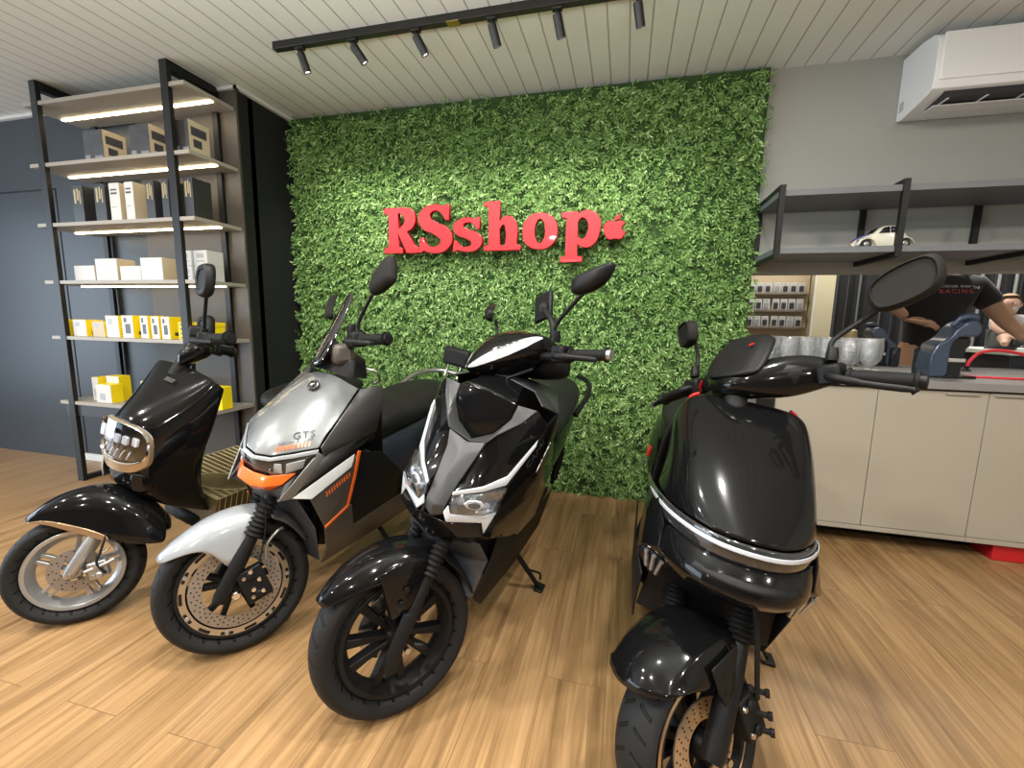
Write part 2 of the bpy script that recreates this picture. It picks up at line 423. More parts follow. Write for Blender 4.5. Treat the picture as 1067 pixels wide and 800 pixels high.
# ---------------------------------------------------------------- red raised letters
M_red = mat('red acrylic', (.40,.003,.010), .35, coat=.25)
M_redside = mat('red acrylic side', (.33,.004,.01), .4)
def stroke_letter(outlines, holes=()): pass
def poly_letter(name, loops, depth, label, loc, group='red raised shop sign'):
    """loops: outer outlines + hole outlines, filled by a 2D curve"""
    cu = bpy.data.curves.new(name, 'CURVE'); cu.dimensions = '2D'; cu.fill_mode = 'BOTH'; cu.extrude = depth/2; cu.bevel_depth = .003; cu.bevel_resolution = 2; cu.resolution_u = 10
    for lp, smooth in loops:
        if smooth:
            sp = cu.splines.new('BEZIER'); sp.bezier_points.add(len(lp)-1); sp.use_cyclic_u = True
            for bp_, p in zip(sp.bezier_points, lp):
                bp_.co = (*p[:2], 0); h = 'AUTO' if len(p) < 3 else 'VECTOR'
                bp_.handle_left_type = bp_.handle_right_type = h
        else:
            sp = cu.splines.new('POLY'); sp.points.add(len(lp)-1); sp.use_cyclic_u = True
            for q, p in zip(sp.points, lp): q.co = (*p[:2], 0, 1)
    o = bpy.data.objects.new(name, cu); COL.objects.link(o); bpy.context.view_layer.update()
    me = bpy.data.meshes.new_from_object(o.evaluated_get(bpy.context.evaluated_depsgraph_get()))
    bpy.data.objects.remove(o); bpy.data.curves.remove(cu)
    me.transform(Matrix.Rotation(pi/2, 4, 'X')); me.materials.clear(); me.materials.append(M_red); me.materials.append(M_redside)
    for f in me.polygons:
        if abs(f.normal.y) < .5: f.material_index = 1
    o = bpy.data.objects.new(name, me); link(o); o.location = loc
    return tag(o, label, 'letter', group)
K = 1  # marks a corner point
def C(*a): return [p if len(p) == 3 else p for p in a]
c_ = lambda x, y: (x, y, K)
LET = {
'R': [([c_(0,0),c_(0,.03),c_(.035,.035),c_(.035,.245),c_(0,.25),c_(0,.28),c_(.13,.28),(.2,.268),(.226,.205),(.205,.155),c_(.165,.135),c_(.222,.04),c_(.25,.034),c_(.25,0),c_(.165,0),c_(.105,.122),c_(.1,.122),c_(.1,.035),c_(.132,.03),c_(.132,0)],1),
      ([c_(.1,.155),c_(.1,.25),c_(.12,.25),(.155,.205),c_(.12,.155)],1)],
'S': [([c_(.012,.088),c_(.0,.0),c_(.022,.0),c_(.03,.012),(.10,-.006),(.19,.018),(.222,.085),(.19,.145),(.11,.185),(.072,.222),(.112,.255),(.158,.23),c_(.18,.195),c_(.2,.195),c_(.2,.286),c_(.182,.286),c_(.174,.274),(.108,.288),(.028,.262),(.0,.202),(.03,.145),(.105,.108),(.148,.066),(.105,.03),(.055,.045),c_(.03,.088)],1)],
's': [([c_(.008,.06),c_(.0,.0),c_(.018,.0),c_(.026,.008),(.08,-.004),(.15,.012),(.176,.062),(.15,.104),(.09,.13),(.06,.154),(.09,.174),(.128,.158),c_(.145,.132),c_(.16,.132),c_(.16,.198),c_(.145,.198),c_(.138,.188),(.088,.198),(.024,.18),(.004,.14),(.026,.1),(.084,.074),(.114,.046),(.08,.022),(.045,.032),c_(.024,.06)],1)],
'h': [([c_(0,0),c_(0,.026),c_(.03,.03),c_(.03,.26),c_(0,.266),c_(0,.284),c_(.094,.29),c_(.094,.165),(.125,.194),(.17,.194),(.202,.15),c_(.203,.03),c_(.228,.026),c_(.228,0),c_(.115,0),c_(.115,.026),c_(.137,.03),(.137,.12),(.122,.152),c_(.095,.125),c_(.095,.03),c_(.117,.026),c_(.117,0)],1)],
'o': [([(.0,.1),(.03,.176),(.106,.202),(.182,.176),(.212,.1),(.182,.022),(.106,-.004),(.03,.022)],1), ([(.072,.1),(.082,.15),(.106,.172),(.13,.15),(.14,.1),(.13,.05),(.106,.028),(.082,.05)],1)],
'p': [([c_(0,-.086),c_(0,-.06),c_(.03,-.056),c_(.03,.165),c_(0,.17),c_(0,.194),c_(.094,.198),c_(.096,.176),(.13,.2),(.18,.196),(.222,.16),(.226,.07),(.19,.008),(.13,-.002),c_(.096,.02),c_(.096,-.056),c_(.128,-.06),c_(.128,-.086)],1),
      ([c_(.096,.058),c_(.096,.14),(.118,.164),(.15,.15),(.155,.07),(.13,.04)],1)],
'apple': [([c_(.06,.118),(.035,.127),(.008,.115),(-.006,.08),(.004,.035),(.03,.002),(.052,.004),(.066,.007),(.082,.003),(.1,.004),(.122,.034),c_(.127,.048),(.105,.065),(.104,.09),c_(.122,.109),(.104,.124),(.08,.123)],1),
      ([c_(.062,.13),(.066,.15),c_(.092,.17),(.09,.148)],1)],
}
YL = 2.71
for key, ch, x, w, z, lab in (('R','R',-1.561,.241,1.546,'red raised capital R, first letter of the sign on the foliage'),('S','S',-1.316,.228,1.548,'red raised capital S, second letter of the sign'),
        ('s','s',-1.082,.192,1.550,'red raised small s, third letter of the sign'),('h','h',-.875,.230,1.550,'red raised letter h in the sign'),('o','o',-.630,.209,1.556,'red raised letter o in the sign'),
        ('p','p',-.395,.219,1.561,'red raised letter p, last letter of the sign'),('apple','apple',-.143,.114,1.597,'small red apple emblem with a bite and leaf beside the sign')):
    w0 = max(q[0] for lp, _ in LET[key] for q in lp)
    LET[key] = [([(q[0]*w/w0, q[1]*(.80 if ch == 'apple' else 1.0), *q[2:]) for q in lp], sm) for lp, sm in LET[key]]
    o = poly_letter('sign_emblem' if ch == 'apple' else 'sign_letter', LET[key], .03, lab, (x, YL, z))
    if ch == 'apple': o['category'] = 'emblem'
# ================================================================= DISPLAY SHELVING (left)
M_shelf = mat('taupe shelf board', (.33,.30,.25), .45, noise=.05, nscale=6)
M_led = mat('warm led strip', (1,.9,.7), .4, emis=(1,.80,.50), estr=15)
X0, X1, YF, YR = -3.612, -2.37, 2.049, 2.37
rack = empty('display_rack', ((X0+X1)/2, YF, 0), 'tall black metal frame shelving with six taupe boards and warm light strips', 'shelving')
def rel(o, root):  # geometry was written in world space
    o.location = o.location - root.location; o.parent = root; return o
PX = (-3.505, -2.50)
for x in PX:
    for nm, lo, hi in (('post', (x-.026,YF-.004,0), (x+.026,YF+.022,2.488)), ('post', (x-.02,YR-.022,0), (x+.02,YR,2.488)),
                       ('rail', (x-.026,YF+.022,2.44), (x+.026,YR-.022,2.488)), ('rail', (x-.02,YF+.022,0), (x+.02,YR-.022,.03))):
        rel(box(nm, lo, hi, M_metal, None, .002), rack)
TOPS = (2.372, 2.022, 1.670, 1.322, .972, .545)
for i, z in enumerate(TOPS):
    s = rel(box('shelf', (X0,YF-.0,z-.022), (X1,YR,z), M_shelf, None, .0015), rack)
    if i < 4:
        l = box('light_strip', (X0+.03,2.225,z-.0285), (X1-.02,2.243,z-.0225), M_led, None, 0)
        l['label'] = 'glowing warm light strip'; l.parent = s
    else: pass
rel(box('drawer_front', (X0+.03,YF+.012,.447), (X1-.02,YF+.03,.522), M_dark, None, .001), rack)

M_card = mat('white card', (.60,.595,.57), .5); M_yel = mat('yellow card', (.86,.66,.01), .42); M_cream = mat('cream card', (.52,.44,.30), .55)
M_blk = mat('black card', (.028,.028,.03), .32); M_ink = mat('dark print', (.05,.05,.06), .4); M_gold = mat('gold print', (.42,.33,.17), .4, metal=.4)
M_grayp = mat('grey print', (.36,.37,.39), .4)
def carton(name, lo, hi, mf, ms, label, group, cat='box', prints=(), rz=0, mt=None):
    """printed carton: front material, side material, then flat prints on front ('f') or right side ('r') as (face,u0,v0,u1,v1,material)"""
    c = V(((lo[0]+hi[0])/2, (lo[1]+hi[1])/2, lo[2])); w, d, h = hi[0]-lo[0], hi[1]-lo[1], hi[2]-lo[2]
    bm = bmesh.new(); bx(bm, (-w/2,-d/2,0), (w/2,d/2,h))
    for f in bm.faces:
        n = f.normal; f.material_index = 0 if n.y < -.5 else (2 if n.z > .5 else 1)
    o = fin(name, bm, [mf, ms, mt or ms], None, smooth=False, mods=[BEV(.0012,1)]); o.location = c; o.rotation_euler.z = rz
    tag(o, label, cat, group)
    for nm, fc, u0, v0, u1, v1, m in prints:
        if fc == 'f': a, b = (-w/2+u0*w, -d/2-.0008, v0*h), (-w/2+u1*w, -d/2+.0002, v1*h)
        else: a, b = (w/2-.0002, -d/2+u0*d, v0*h), (w/2+.0008, -d/2+u1*d, v1*h)
        box(nm, a, b, m, o, 0)
    return o
E = .0012
# shelf 2: three dark game boxes with cream sides
for x0, w, lab in ((-3.20,.155,'dark picture box with cream printed side nearest the left post, on the second board'),(-2.835,.145,'dark picture box with cream printed side in the middle of the second board'),(-2.505,.10,'dark picture box just behind the right post on the second board')):
    carton('picture_box', (x0,2.085,2.0225), (x0+w,2.215,2.195), mat('dark picture', (.045,.043,.045), .12, noise=.6, nscale=14), M_cream, lab, 'dark picture boxes on the second board',
        prints=[('side_print','r',.12,.55,.85,.82,M_ink),('side_print','r',.2,.2,.6,.45,M_ink),('skyline_print','f',.04,.03,.3,.2,mat('pale print', (.22,.22,.24), .3)),('skyline_print','f',.55,.03,.95,.16,mat('pale print', (.22,.22,.24), .3))], mt=M_blk)
# shelf 3: seven slim boxes
row = [(-3.318,.105,0,'slim black box standing first from the left post on the third board'),(-3.137,.105,0,'slim black box standing left of the two white boxes on the third board'),(-3.016,.1,1,'slim white box beside the black ones, left of the white pair'),
       (-2.895,.082,1,'slim white box with cream side, right of the white pair'),(-2.735,.076,0,'slim black box just right of the white pair'),(-2.617,.062,0,'slim black box half hidden behind the right post'),(-2.456,.08,0,'slim black box right of the right post, last on the third board')]
for x, w, k, lab in row:
    P = [('title_print','f',.18,.52,.36,.9,M_gold if not k else M_grayp),('title_print','f',.48,.6,.62,.92,M_gold if not k else M_grayp),('title_print','f',.7,.5,.8,.86,M_gold if not k else M_grayp)] if not k else [('title_print','f',.15,.8,.75,.84,M_ink),('title_print','f',.15,.7,.75,.75,M_ink),('title_print','f',.15,.35,.6,.38,M_grayp)]
    carton('slim_box', (x,2.07,1.6705), (x+w*.8,2.07+.12,1.885), M_card if k else M_blk, M_cream if k else M_blk, lab, 'slim boxes on the third board', prints=P)
# shelf 4: white boxes
for x0, x1, h, lab in ((-3.425,-3.25,.095,'low white box first on the fourth board'),(-3.238,-3.06,.135,'tall plain white box left of the middle of the fourth board'),(-3.036,-2.872,.088,'low white box between the two tall white ones'),(-2.868,-2.70,.135,'tall plain white box right of the low one, fourth board')):
    carton('white_box', (x0,2.10,1.3225), (x1,2.21,1.3225+h), M_card, M_cream, lab, 'white boxes on the fourth board', prints=[('small_print','f',.35,.3,.65,.55,mat('faint print', (.6,.58,.53), .5))])
for x0, z, lab in ((-2.61,1.3225,'small white box at the lower left of the four stacked behind the right post'),(-2.494,1.3225,'small white box at the lower right of the four stacked boxes'),(-2.61,1.4105,'small white box at the upper left of the four stacked boxes'),(-2.494,1.4105,'small white printed box at the upper right of the four stacked boxes')):
    carton('white_box', (x0,2.13,z), (x0+.1,2.24,z+.087), M_card, M_card, lab, 'white boxes on the fourth board', prints=[('small_print','f',.2,.25,.8,.35,M_grayp),('small_print','f',.25,.5,.75,.8,M_grayp)])
# shelf 5: yellow and white accessory boxes
row = [(-3.575,.073,.105,0,'yellow and white box next to the left post on the fifth board'),(-3.455,.115,.105,1,'yellow and white box second from the left post on the fifth board'),(-3.285,.10,.098,2,'yellow box with cream front third from the left post on the fifth board'),
       (-3.167,.105,.135,1,'taller white and yellow box, fourth from the left post on the fifth board'),(-3.033,.09,.138,3,'white and yellow box with a round gadget printed on it'),(-2.884,.06,.138,4,'white and yellow box with an oval gadget print, left of the last pair'),(-2.797,.06,.135,4,'white and yellow box with gadget print, second from the right post'),(-2.717,.062,.135,4,'white and yellow box with gadget print, nearest the right post')]
for x, w, h, k, lab in row:
    P = [('gadget_print','f',.3,.2,.75,.62,M_ink),('gadget_print','f',.2,.7,.45,.9,M_ink)] if k >= 3 else [('text_print','f',.2,.6,.55,.85,M_grayp)] if k else [('gadget_print','f',.35,.35,.5,.7,M_ink),('gadget_print','f',.6,.45,.75,.8,M_ink)]
    carton('accessory_box', (x,2.075,.9725), (x+w,2.175,.9725+h), M_cream if k == 2 else M_card, M_yel, lab, 'yellow accessory boxes on the fifth board', prints=P+[('side_print','r',.3,.15,.7,.3,M_ink)])
for i, nm in enumerate(('bottom','second','third','top')):
    carton('flat_yellow_box', (-2.60,2.085,.9725+i*.0262), (-2.375+(.004*i%.008),2.20,.9725+i*.0262+.0255), M_yel, M_yel, f'flat yellow box, {nm} of the stack behind the scooter mirror on the fifth board' if nm in ('bottom','top') else f'flat yellow box, {nm} from the bottom of the stack on the fifth board', 'flat yellow boxes on the fifth board', prints=[('edge_print','f',.05,.3,.4,.6,M_ink)])
# shelf 6
for x, y, w, h, lab, m in ((-3.42,2.12,.055,.155,'tall yellow box at the left end of the bottom board',M_card),(-3.335,2.15,.11,.165,'tall white and yellow box at the back of the bottom board group',M_card),(-3.32,2.075,.13,.12,'white and yellow box with grey gadget print at the front of the bottom board group',M_card),
                      (-2.995,2.12,.09,.15,'yellow box with cream front in the middle of the bottom board',M_cream),(-2.9,2.15,.09,.155,'yellow box right of the cream fronted one on the bottom board',M_cream),(-2.455,2.13,.09,.14,'plain yellow box at the right end of the bottom board',M_yel)):
    carton('accessory_box', (x,y,.5455), (x+w,y+.075,.5455+h), m, M_yel, lab, 'yellow accessory boxes on the bottom board', prints=[('gadget_print','f',.25,.15,.6,.5,M_grayp)] if m is M_card else [])

# ================================================================= TRACK LIGHT
M_trk = mat('black track', (.012,.011,.011), .4)
tr = empty('light_track', (-.8,2.075,ZC), 'black ceiling light track above the green wall', 'light track')
o = box('rail', (-1.80,2.057,2.456), (.02,2.093,ZC-.001), M_trk, None, .002); rel(o, tr)
o = box('joint_clip', (-.86,2.054,2.4535), (-.80,2.096,2.457), mat('brass', (.45,.33,.12), .35, metal=1), None, .001); rel(o, tr)
proto = None
for i, (x, tx, ty) in enumerate([(-1.648,.022,.03),(-1.35,.062,.05),(-1.018,.05,.04),(-.648,.025,.04),(-.355,.022,.04),(-.02,.022,.04)]):
    nth = ('first','second','third','fourth','fifth','sixth')[i]
    s = empty('track_spotlight', (x,2.075,2.4555), f'small black cylinder spotlight, {nth} from the left end of the ceiling track', 'spotlight', 'spotlights on the ceiling track')
    d = V((tx, ty, -.1)).normalized()
    bm = bmesh.new(); bx(bm, (-.022,-.014,-.012), (.022,.014,0)); tb(bm, [(0,0,-.008),(0,0,-.03)], .006, 8)
    fin('mount', bm, M_trk, s, mods=[BEV(.002)])
    lathe('lamp_head', [(0,-.002),(.017,-.001),(.0195,.002),(.0195,.088),(.0165,.088),(.0165,.078),(0,.078)], M_trk, s, M=rotto(d, V((0,0,-.026))), n=20)
    lathe('lens', [(0,.0785),(.0155,.0785),(.0155,.081),(0,.0815)], mat('spot lens', (1,.95,.85), .3, emis=(1,.92,.78), estr=6), s, M=rotto(d, V((0,0,-.026))), n=16)
# ================================================================= RIGHT SIDE: wall shelf, air conditioner, counter
M_slate = mat('slate grey board', (.155,.165,.175), .5, noise=.05)
ws = empty('wall_shelf', (1.4,YB,1.45), 'wall mounted shelf of two slate boards in black metal frames', 'shelf')
for x in (.70, 1.203, 1.706, 2.209):
    bm = bmesh.new(); a, b, z0, z1 = 2.47, YB-.001, 1.447, 1.79
    bx(bm, (x-.0125,a,z0), (x+.0125,a+.022,z1)); bx(bm, (x-.0125,b-.022,z0), (x+.0125,b,z1)); bx(bm, (x-.0125,a+.022,z0), (x+.0125,b-.022,z0+.022)); bx(bm, (x-.0125,a+.022,z1-.022), (x+.0125,b-.022,z1))
    rel(fin('frame', bm, M_metal, smooth=False), ws)
for z0 in (1.4695, 1.739):
    rel(box('board', (.690,2.480,z0), (2.35,YB-.024,z0+.028), M_slate, None, .0015), ws)

M_ac = mat('white abs plastic', (.80,.81,.82), .28, coat=.3)
ac = empty('air_conditioner', (1.72,YB,2.16), 'white split air conditioner mounted high on the beige wall', 'air conditioner')
prof = [(YB-.002,2.172),(2.82,2.163),(2.76,2.17),(2.62,2.19),(2.585,2.205),(2.574,2.24),(2.574,2.385),(2.585,2.425),(2.62,2.448),(2.70,2.462),(YB-.002,2.466)]
bm = bmesh.new(); prism(bm, prof, .86, Matrix(((0,0,1,1.30),(1,0,0,0),(0,1,0,0),(0,0,0,1))))
rel(fin('housing', bm, M_ac, smooth=True, sharp=25, mods=[BEV(.004,2,20)]), ac)
fr = rel(box('front_panel', (1.318,2.567,2.235), (2.145,2.578,2.432), M_ac, None, .004), ac)
bm = bmesh.new(); bx(bm, (1.36,2.60,2.168), (2.12,2.735,2.196)); M_slot = mat('air outlet dark', (.02,.02,.024), .5)
rel(fin('air_outlet', bm, M_slot, smooth=False), ac)
for i in range(5):
    rel(box('louver', (1.375+.148*i,2.605,2.1655), (1.385+.148*i,2.73,2.180), M_ac, None, .001), ac)
rel(box('flap', (1.352,2.66,2.158), (2.125,2.735,2.164), M_ac, None, .003, rot=None), ac)
rel(box('pipe_cover', (1.2985,2.80,2.205), (1.3005,2.835,2.25), mat('grey plastic', (.45,.45,.46), .5), None, 0), ac)

# counter cabinets
M_cab = mat('greige laminate', (.37,.335,.275), .42, noise=.02, nscale=2); M_gap = mat('shadow gap', (.02,.018,.016), .8)
M_top = mat('grey worktop', (.22,.215,.205), .38, noise=.06, nscale=10); M_alu = mat('brushed aluminium', (.75,.74,.72), .3, metal=.9)
CX = (.776, 1.222, 1.665, 2.108, 2.55)
nm = ('left one, partly behind the black scooter','middle one','third one, at the edge of the picture','far one outside')
for i in range(4):
    x0, x1 = CX[i], CX[i+1]
    cb = empty('base_cabinet', ((x0+x1)/2,2.515,.09), 'plain greige base cabinet under the grey worktop, '+nm[i], 'cabinet', 'greige cabinets under the worktop')
    bm = bmesh.new(); bx(bm, (x0+.0006,2.536,.09), (x1-.0006,3.10 if False else 2.855,.835)); rel(fin('carcass', bm, M_gap, smooth=False), cb)
    rel(box('plinth', (x0+.0006,2.70,.0), (x1-.0006,2.85,.0895), M_gap, None, 0), cb)
    d = rel(box('door', (x0+.0016,2.515,.116), (x1-.0016,2.535,.826), M_cab, None, .001), cb)
    rel(box('plinth_board', (x0+.0006,2.512,.09), (x1-.0006,2.535,.113), M_cab, None, .001), cb)
    hx = x1-.17 if i == 1 else x0+.02
    h = box('handle', (hx,2.503,.812), (hx+.13,2.5148,.8155), M_alu, None, .0008); h.parent = d
wt = box('worktop', (.72,2.492,.8358), (3.28,3.54,.872), M_top, None, .002); tag(wt, 'grey laminate worktop above the cabinets, its far half standing in for the mirrored one', 'worktop')  # depth past the wall stands in for the reflected worktop
rb = box('red_crate', (1.80,2.54,.0), (2.12,2.69,.085), mat('red plastic', (.5,.015,.02), .4), None, .006); tag(rb, 'red box on the floor under the right end of the cabinets', 'box')

# crystal goblets
M_glass = thin_glass('cut crystal', (.93,.95,.96), .22, .04, white=.10, bump=1., bscale=130)
gob = None
pos = [(1.318+.004-.101*k,2.86+.02*(k%2)) for k in range(6)] + [(1.40-.101*k,2.985) for k in range(6)]
lab = ['front row, nearest the coffee machine','front row, second from the coffee machine','front row, third from the coffee machine','front row, fourth from the coffee machine','front row, second from the green wall','front row, nearest the green wall',
       'back row, nearest the coffee machine','back row, second from the coffee machine','back row, third from the coffee machine','back row, fourth from the coffee machine','back row, second from the green wall','back row, nearest the green wall']
for (x, y), l in zip(pos, lab):
    if gob is None:
        gob = empty('crystal_goblet', (x,y,.8725)); o = gob
        bm = bmesh.new(); prof = [(.012,.030),(.026,.042),(.037,.060),(.043,.082),(.0465,.106),(.047,.132),(.0445,.160),(.043,.186)]; NN = 14; RR = []
        for q, (r, h) in enumerate(prof): RR.append([bm.verts.new((r*cos(2*pi*(k+.5*(q%2))/NN), r*sin(2*pi*(k+.5*(q%2))/NN), h)) for k in range(NN)])
        for q in range(len(prof)-1):
            for k in range(NN):
                a, b = RR[q], RR[q+1]; k2 = (k+1)%NN
                if q%2 == 0: bm.faces.new((a[k],a[k2],b[k])); bm.faces.new((a[k2],b[k2],b[k]))
                else: bm.faces.new((a[k],b[k2],b[k])); bm.faces.new((a[k],a[k2],b[k2]))
        bm.faces.new(RR[0][::-1])
        fin('bowl', bm, M_glass, gob, smooth=False, mods=[SOL(.003,-1)])
        lathe('stem', [(.0,.0),(.034,.0),(.034,.003),(.012,.007),(.007,.014),(.009,.020),(.007,.026),(.010,.031),(0,.031)], M_glass, gob, n=16)
    else: o = copy_tree(gob, None, (x,y,.8725))
    tag(o, 'cut crystal goblet on the worktop, '+l, 'goblet', 'crystal goblets on the worktop')

# capsule coffee machine, side on
M_navy = mat('navy glitter plastic', (.045,.065,.105), .22, coat=.6, metal=.3, noise=.5, nscale=120); M_pblk = mat('gloss black plastic', (.008,.008,.009), .18)
cm = empty('coffee_machine', (1.60,2.74,.872), 'dark blue rounded capsule coffee machine on the worktop', 'coffee machine')
P2 = [(-.085,.004),(-.095,.05),(-.092,.12),(-.075,.17),(-.04,.195),(-.02,.215),(-.005,.245),(.02,.275),(.055,.293),(.085,.288),(.1,.262),(.1,.232),(.085,.212),(.04,.208),(.012,.205),(-.008,.185),(-.015,.15),(-.015,.02),(-.03,.004)]
bm = bmesh.new(); prism(bm, P2, .13, Matrix(((1,0,0,0),(0,0,1,-.065),(0,1,0,0),(0,0,0,1))))
fin('shell', bm, M_navy, cm, sharp=40, mods=[BEV(.018,4,40)])
bm = bmesh.new(); prism(bm, [(-.02,.006),(-.022,.15),(-.004,.205),(.06,.207),(.075,.19),(.07,.16),(.058,.15),(.05,.02),(.045,.006)], .092, Matrix(((1,0,0,0),(0,0,1,-.046),(0,1,0,0),(0,0,0,1))))
fin('brew_unit', bm, M_pblk, cm, mods=[BEV(.006,2)])
box('cup_band', (-.016,-.049,.082), (.062,.049,.102), M_alu, cm, .003)
box('drip_tray', (-.03,-.052,.0005), (.115,.052,.014), M_pblk, cm, .004)
tube('lever', [(.0,-.02,.262),(.03,-.02,.298),(.07,-.02,.312),(.105,-.02,.303)], [.008,.011,.011,.006], M_navy, cm, smoothp=5, flat=1.6)
lathe('water_tank', [(0,0),(.03,0),(.033,.02),(.033,.13),(.028,.14),(0,.142)], mat('smoked plastic', (.03,.035,.045), .1, trans=.5), cm, M=Matrix.Translation((-.065,.065,.004)))

# hoses and cables
tg = tube('red_hose', [(1.70,2.80,.8785),(1.78,2.76,.8785),(1.95,2.74,.8785),(2.2,2.78,.8785),(2.5,2.95,.8785)], .0055, mat('red rubber', (.75,.03,.045), .35), None, smoothp=6); tag(tg, 'thin red hose lying along the worktop', 'hose')
tg = tube('red_cable', [(1.985,3.2,.9),(1.995,3.2,.935),(2.04,3.2,.985),(2.13,3.2,1.0),(2.24,3.2,.98),(2.35,3.2,.93),(2.5,3.22,.878)], .009, mat('red rubber', (.75,.03,.045), .35), None, smoothp=6); tag(tg, 'thick red cable arching over the worktop', 'cable')
pl = lathe('black_plug', [(0,0),(.02,0),(.02,.008),(.011,.014),(.011,.03),(0,.032)], M_pblk, None, loc=(1.985,3.2,.8725), n=16); tag(pl, 'black plug standing at the end of the red cable', 'plug')

# toy car, plain cream classic saloon
M_cream2 = mat('cream enamel', (.74,.70,.58), .25, coat=.5); M_win = mat('dark glass', (.012,.013,.016), .06)
car = empty('model_car', (1.19,2.61,1.4975), 'cream classic model car with stripes on the lower shelf board', 'model car', rotz=0)
def carrow(x, zs, w, zt): return [(x,0,zt),(x,w*.55,zt-.002),(x,w*.9,zt-.012),(x,w,zs+.012),(x,w*.92,zs)]
rows = [(-.130,.014,.016,.030),(-.118,.012,.028,.046),(-.085,.012,.034,.064),(-.052,.012,.038,.072),(-.022,.012,.044,.104),(.012,.012,.046,.115),(.045,.012,.046,.112),(.080,.012,.042,.086),(.112,.014,.032,.050),(.126,.016,.02,.028)]
grid('car_body', [carrow(*r) for r in rows], M_cream2, car, sub=2, thick=.002)
for sx in (-.078, .078):
    for sy in (-1, 1):
        g = grid('mudguard', [[(sx+.044*cos(a), sy*.028, .016+.044*sin(a)),(sx+.041*cos(a), sy*.050, .016+.040*sin(a)),(sx+.034*cos(a), sy*.057, .016+.032*sin(a))] for a in [pi*k/8 for k in range(9)]], M_cream2, car, mirror=False, sub=1, thick=.002)
        wh = lathe('wheel', [(0,-.007),(.018,-.007),(.0215,-.004),(.0215,.004),(.018,.007),(0,.007)], mat('toy rubber', (.015,.015,.015), .6), car, M=AXL, loc=(sx, sy*.045, .022), n=18)
        lathe('hubcap', [(0,.0095),(.008,.009),(.012,.0072),(.012,-.0072),(.008,-.009),(0,-.0095)], mat('chrome', (.8,.8,.8), .08, metal=1), wh, M=AXL, n=14)
for s in (-1, 1):
    plate('side_window', [(-.030,s*.0445,.074),(-.012,s*.0435,.098),(.012,s*.0430,.103),(.014,s*.0455,.074)][::s], .002, M_win, car, bev=0)
    plate('side_window', [(.019,s*.0455,.074),(.017,s*.0430,.103),(.044,s*.0425,.099),(.064,s*.0435,.076)][::s], .002, M_win, car, bev=0)
plate('windscreen', [(-.051,-.030,.075),(-.051,.030,.075),(-.030,.026,.0985),(-.030,-.026,.0985)], .002, M_win, car, bev=0)
for y, m in ((-.012,mat('blue stripe', (.03,.06,.3), .3)),(0,mat('red stripe', (.5,.02,.03), .3))):
    tube('stripe', [(-.130,y,.034),(-.117,y,.0475),(-.085,y,.0645),(-.055,y,.0725)], .003, m, car, n=6)
for s in (-1, 1): lathe('headlamp', [(0,-.003),(.009,-.002),(.0095,.002),(0,.004)], mat('chrome', (.8,.8,.8), .08, metal=1), car, M=rotto((-1,s*.1,.25)), loc=(-.112,s*.036,.036), n=12)
tube('bumper', [(-.134,-.04,.016),(-.14,0,.016),(-.134,.04,.016)], .003, mat('chrome', (.8,.8,.8), .08, metal=1), car, n=6, smoothp=4)
# ================================================================= MIRROR REFLECTIONS, BUILT AS A ROOM BEHIND THE OPENING
# accessory board with blister packs
YP = 4.60
pb = box('accessory_board', (.55,YP+.012,.0), (1.60,YP+.045,1.95), mat('pale wood board', (.60,.49,.33), .6, noise=.06), None, .002); pb.location = (0,0,0); tag(pb, 'pale wooden accessory board with three rows of packs', 'display board')
M_pack = mat('clear pack card', (.62,.62,.62), .3)
LED = []
for r, z in enumerate((1.415, 1.262, 1.108)):
    l = box('ledge', (.55,YP-.04,z-.016), (1.585,YP+.012,z), mat('brown ledge', (.20,.165,.13), .5), pb, .001)
    for k in range(8):
        x = 1.055+.0655*k + (.012 if k > 3 else 0)
        hz = (.092,.10,.098)[r]
        p = box('blister_pack', (-.029,-.012,0), (.029,.0,hz), M_pack, None, .003); p.location = (x,YP-.012,z+.0006)
        box('gadget', (-.019,-.017,.012), (.019,-.0121,hz*.68), M_ink if (k+r)%4 else M_grayp, p, .003)
        box('card_print', (-.008,-.0132,hz*.76), (.008,-.0121,hz*.92), M_card if (k*3+r)%5 else M_grayp, p, 0)
        row = ('top','middle','bottom')[r]; nth = ('first','second','third','fourth','fifth','sixth','seventh','last')[k]
        tag(p, f'small grey accessory pack, {nth} from the foliage in the {row} row of the board', 'accessory pack', 'accessory packs on the rear board')
o = struct('column_1', (1.615,4.50,0), (1.76,4.75,ZC), mat('cream paint', (.72,.66,.45), .5), 'cream painted column beside the black curtain')
tag(box('light_strip', (1.598,4.492,0), (1.613,4.50,ZC-.01), mat('white gloss', (.8,.8,.76), .3), None, 0), kind='structure').name = 'trim_column_edge'
# black pleated curtain
bm = bmesh.new(); n = 240; top = []; bot = []
for i in range(n+1):
    x = 1.77+3.2*i/n; y = 4.72+.028*sin(i*.93)+.012*sin(i*2.3+1)
    top.append(bm.verts.new((x,y,2.44))); bot.append(bm.verts.new((x,y+.01*sin(i*.6),.03)))
for i in range(n): bm.faces.new((bot[i],bot[i+1],top[i+1],top[i]))
tag(fin('pleated_curtain', bm, mat('black drape', (.012,.014,.018), .45, sheen=.3), None, sharp=0), 'black pleated curtain hanging behind the people', 'curtain')
tag(tube('curtain_rail', [(1.765,4.73,2.455),(5.0,4.73,2.455)], .012, M_metal, None), 'thin black curtain rail under the ceiling', 'rail')
# pale vertical railing bars in front of the curtain at the right
for k in range(6):
    t = tube('railing_bar', [(2.86+.115*k,4.60,.0),(2.86+.115*k,4.60,2.49)], .011, mat('pale bar', (.30,.30,.30), .4), None, n=8)
    tag(t, f'slim pale vertical bar before the curtain, {("first","second","third","fourth","fifth","sixth")[k]} from the man in black', 'bar', 'vertical bars before the curtain')
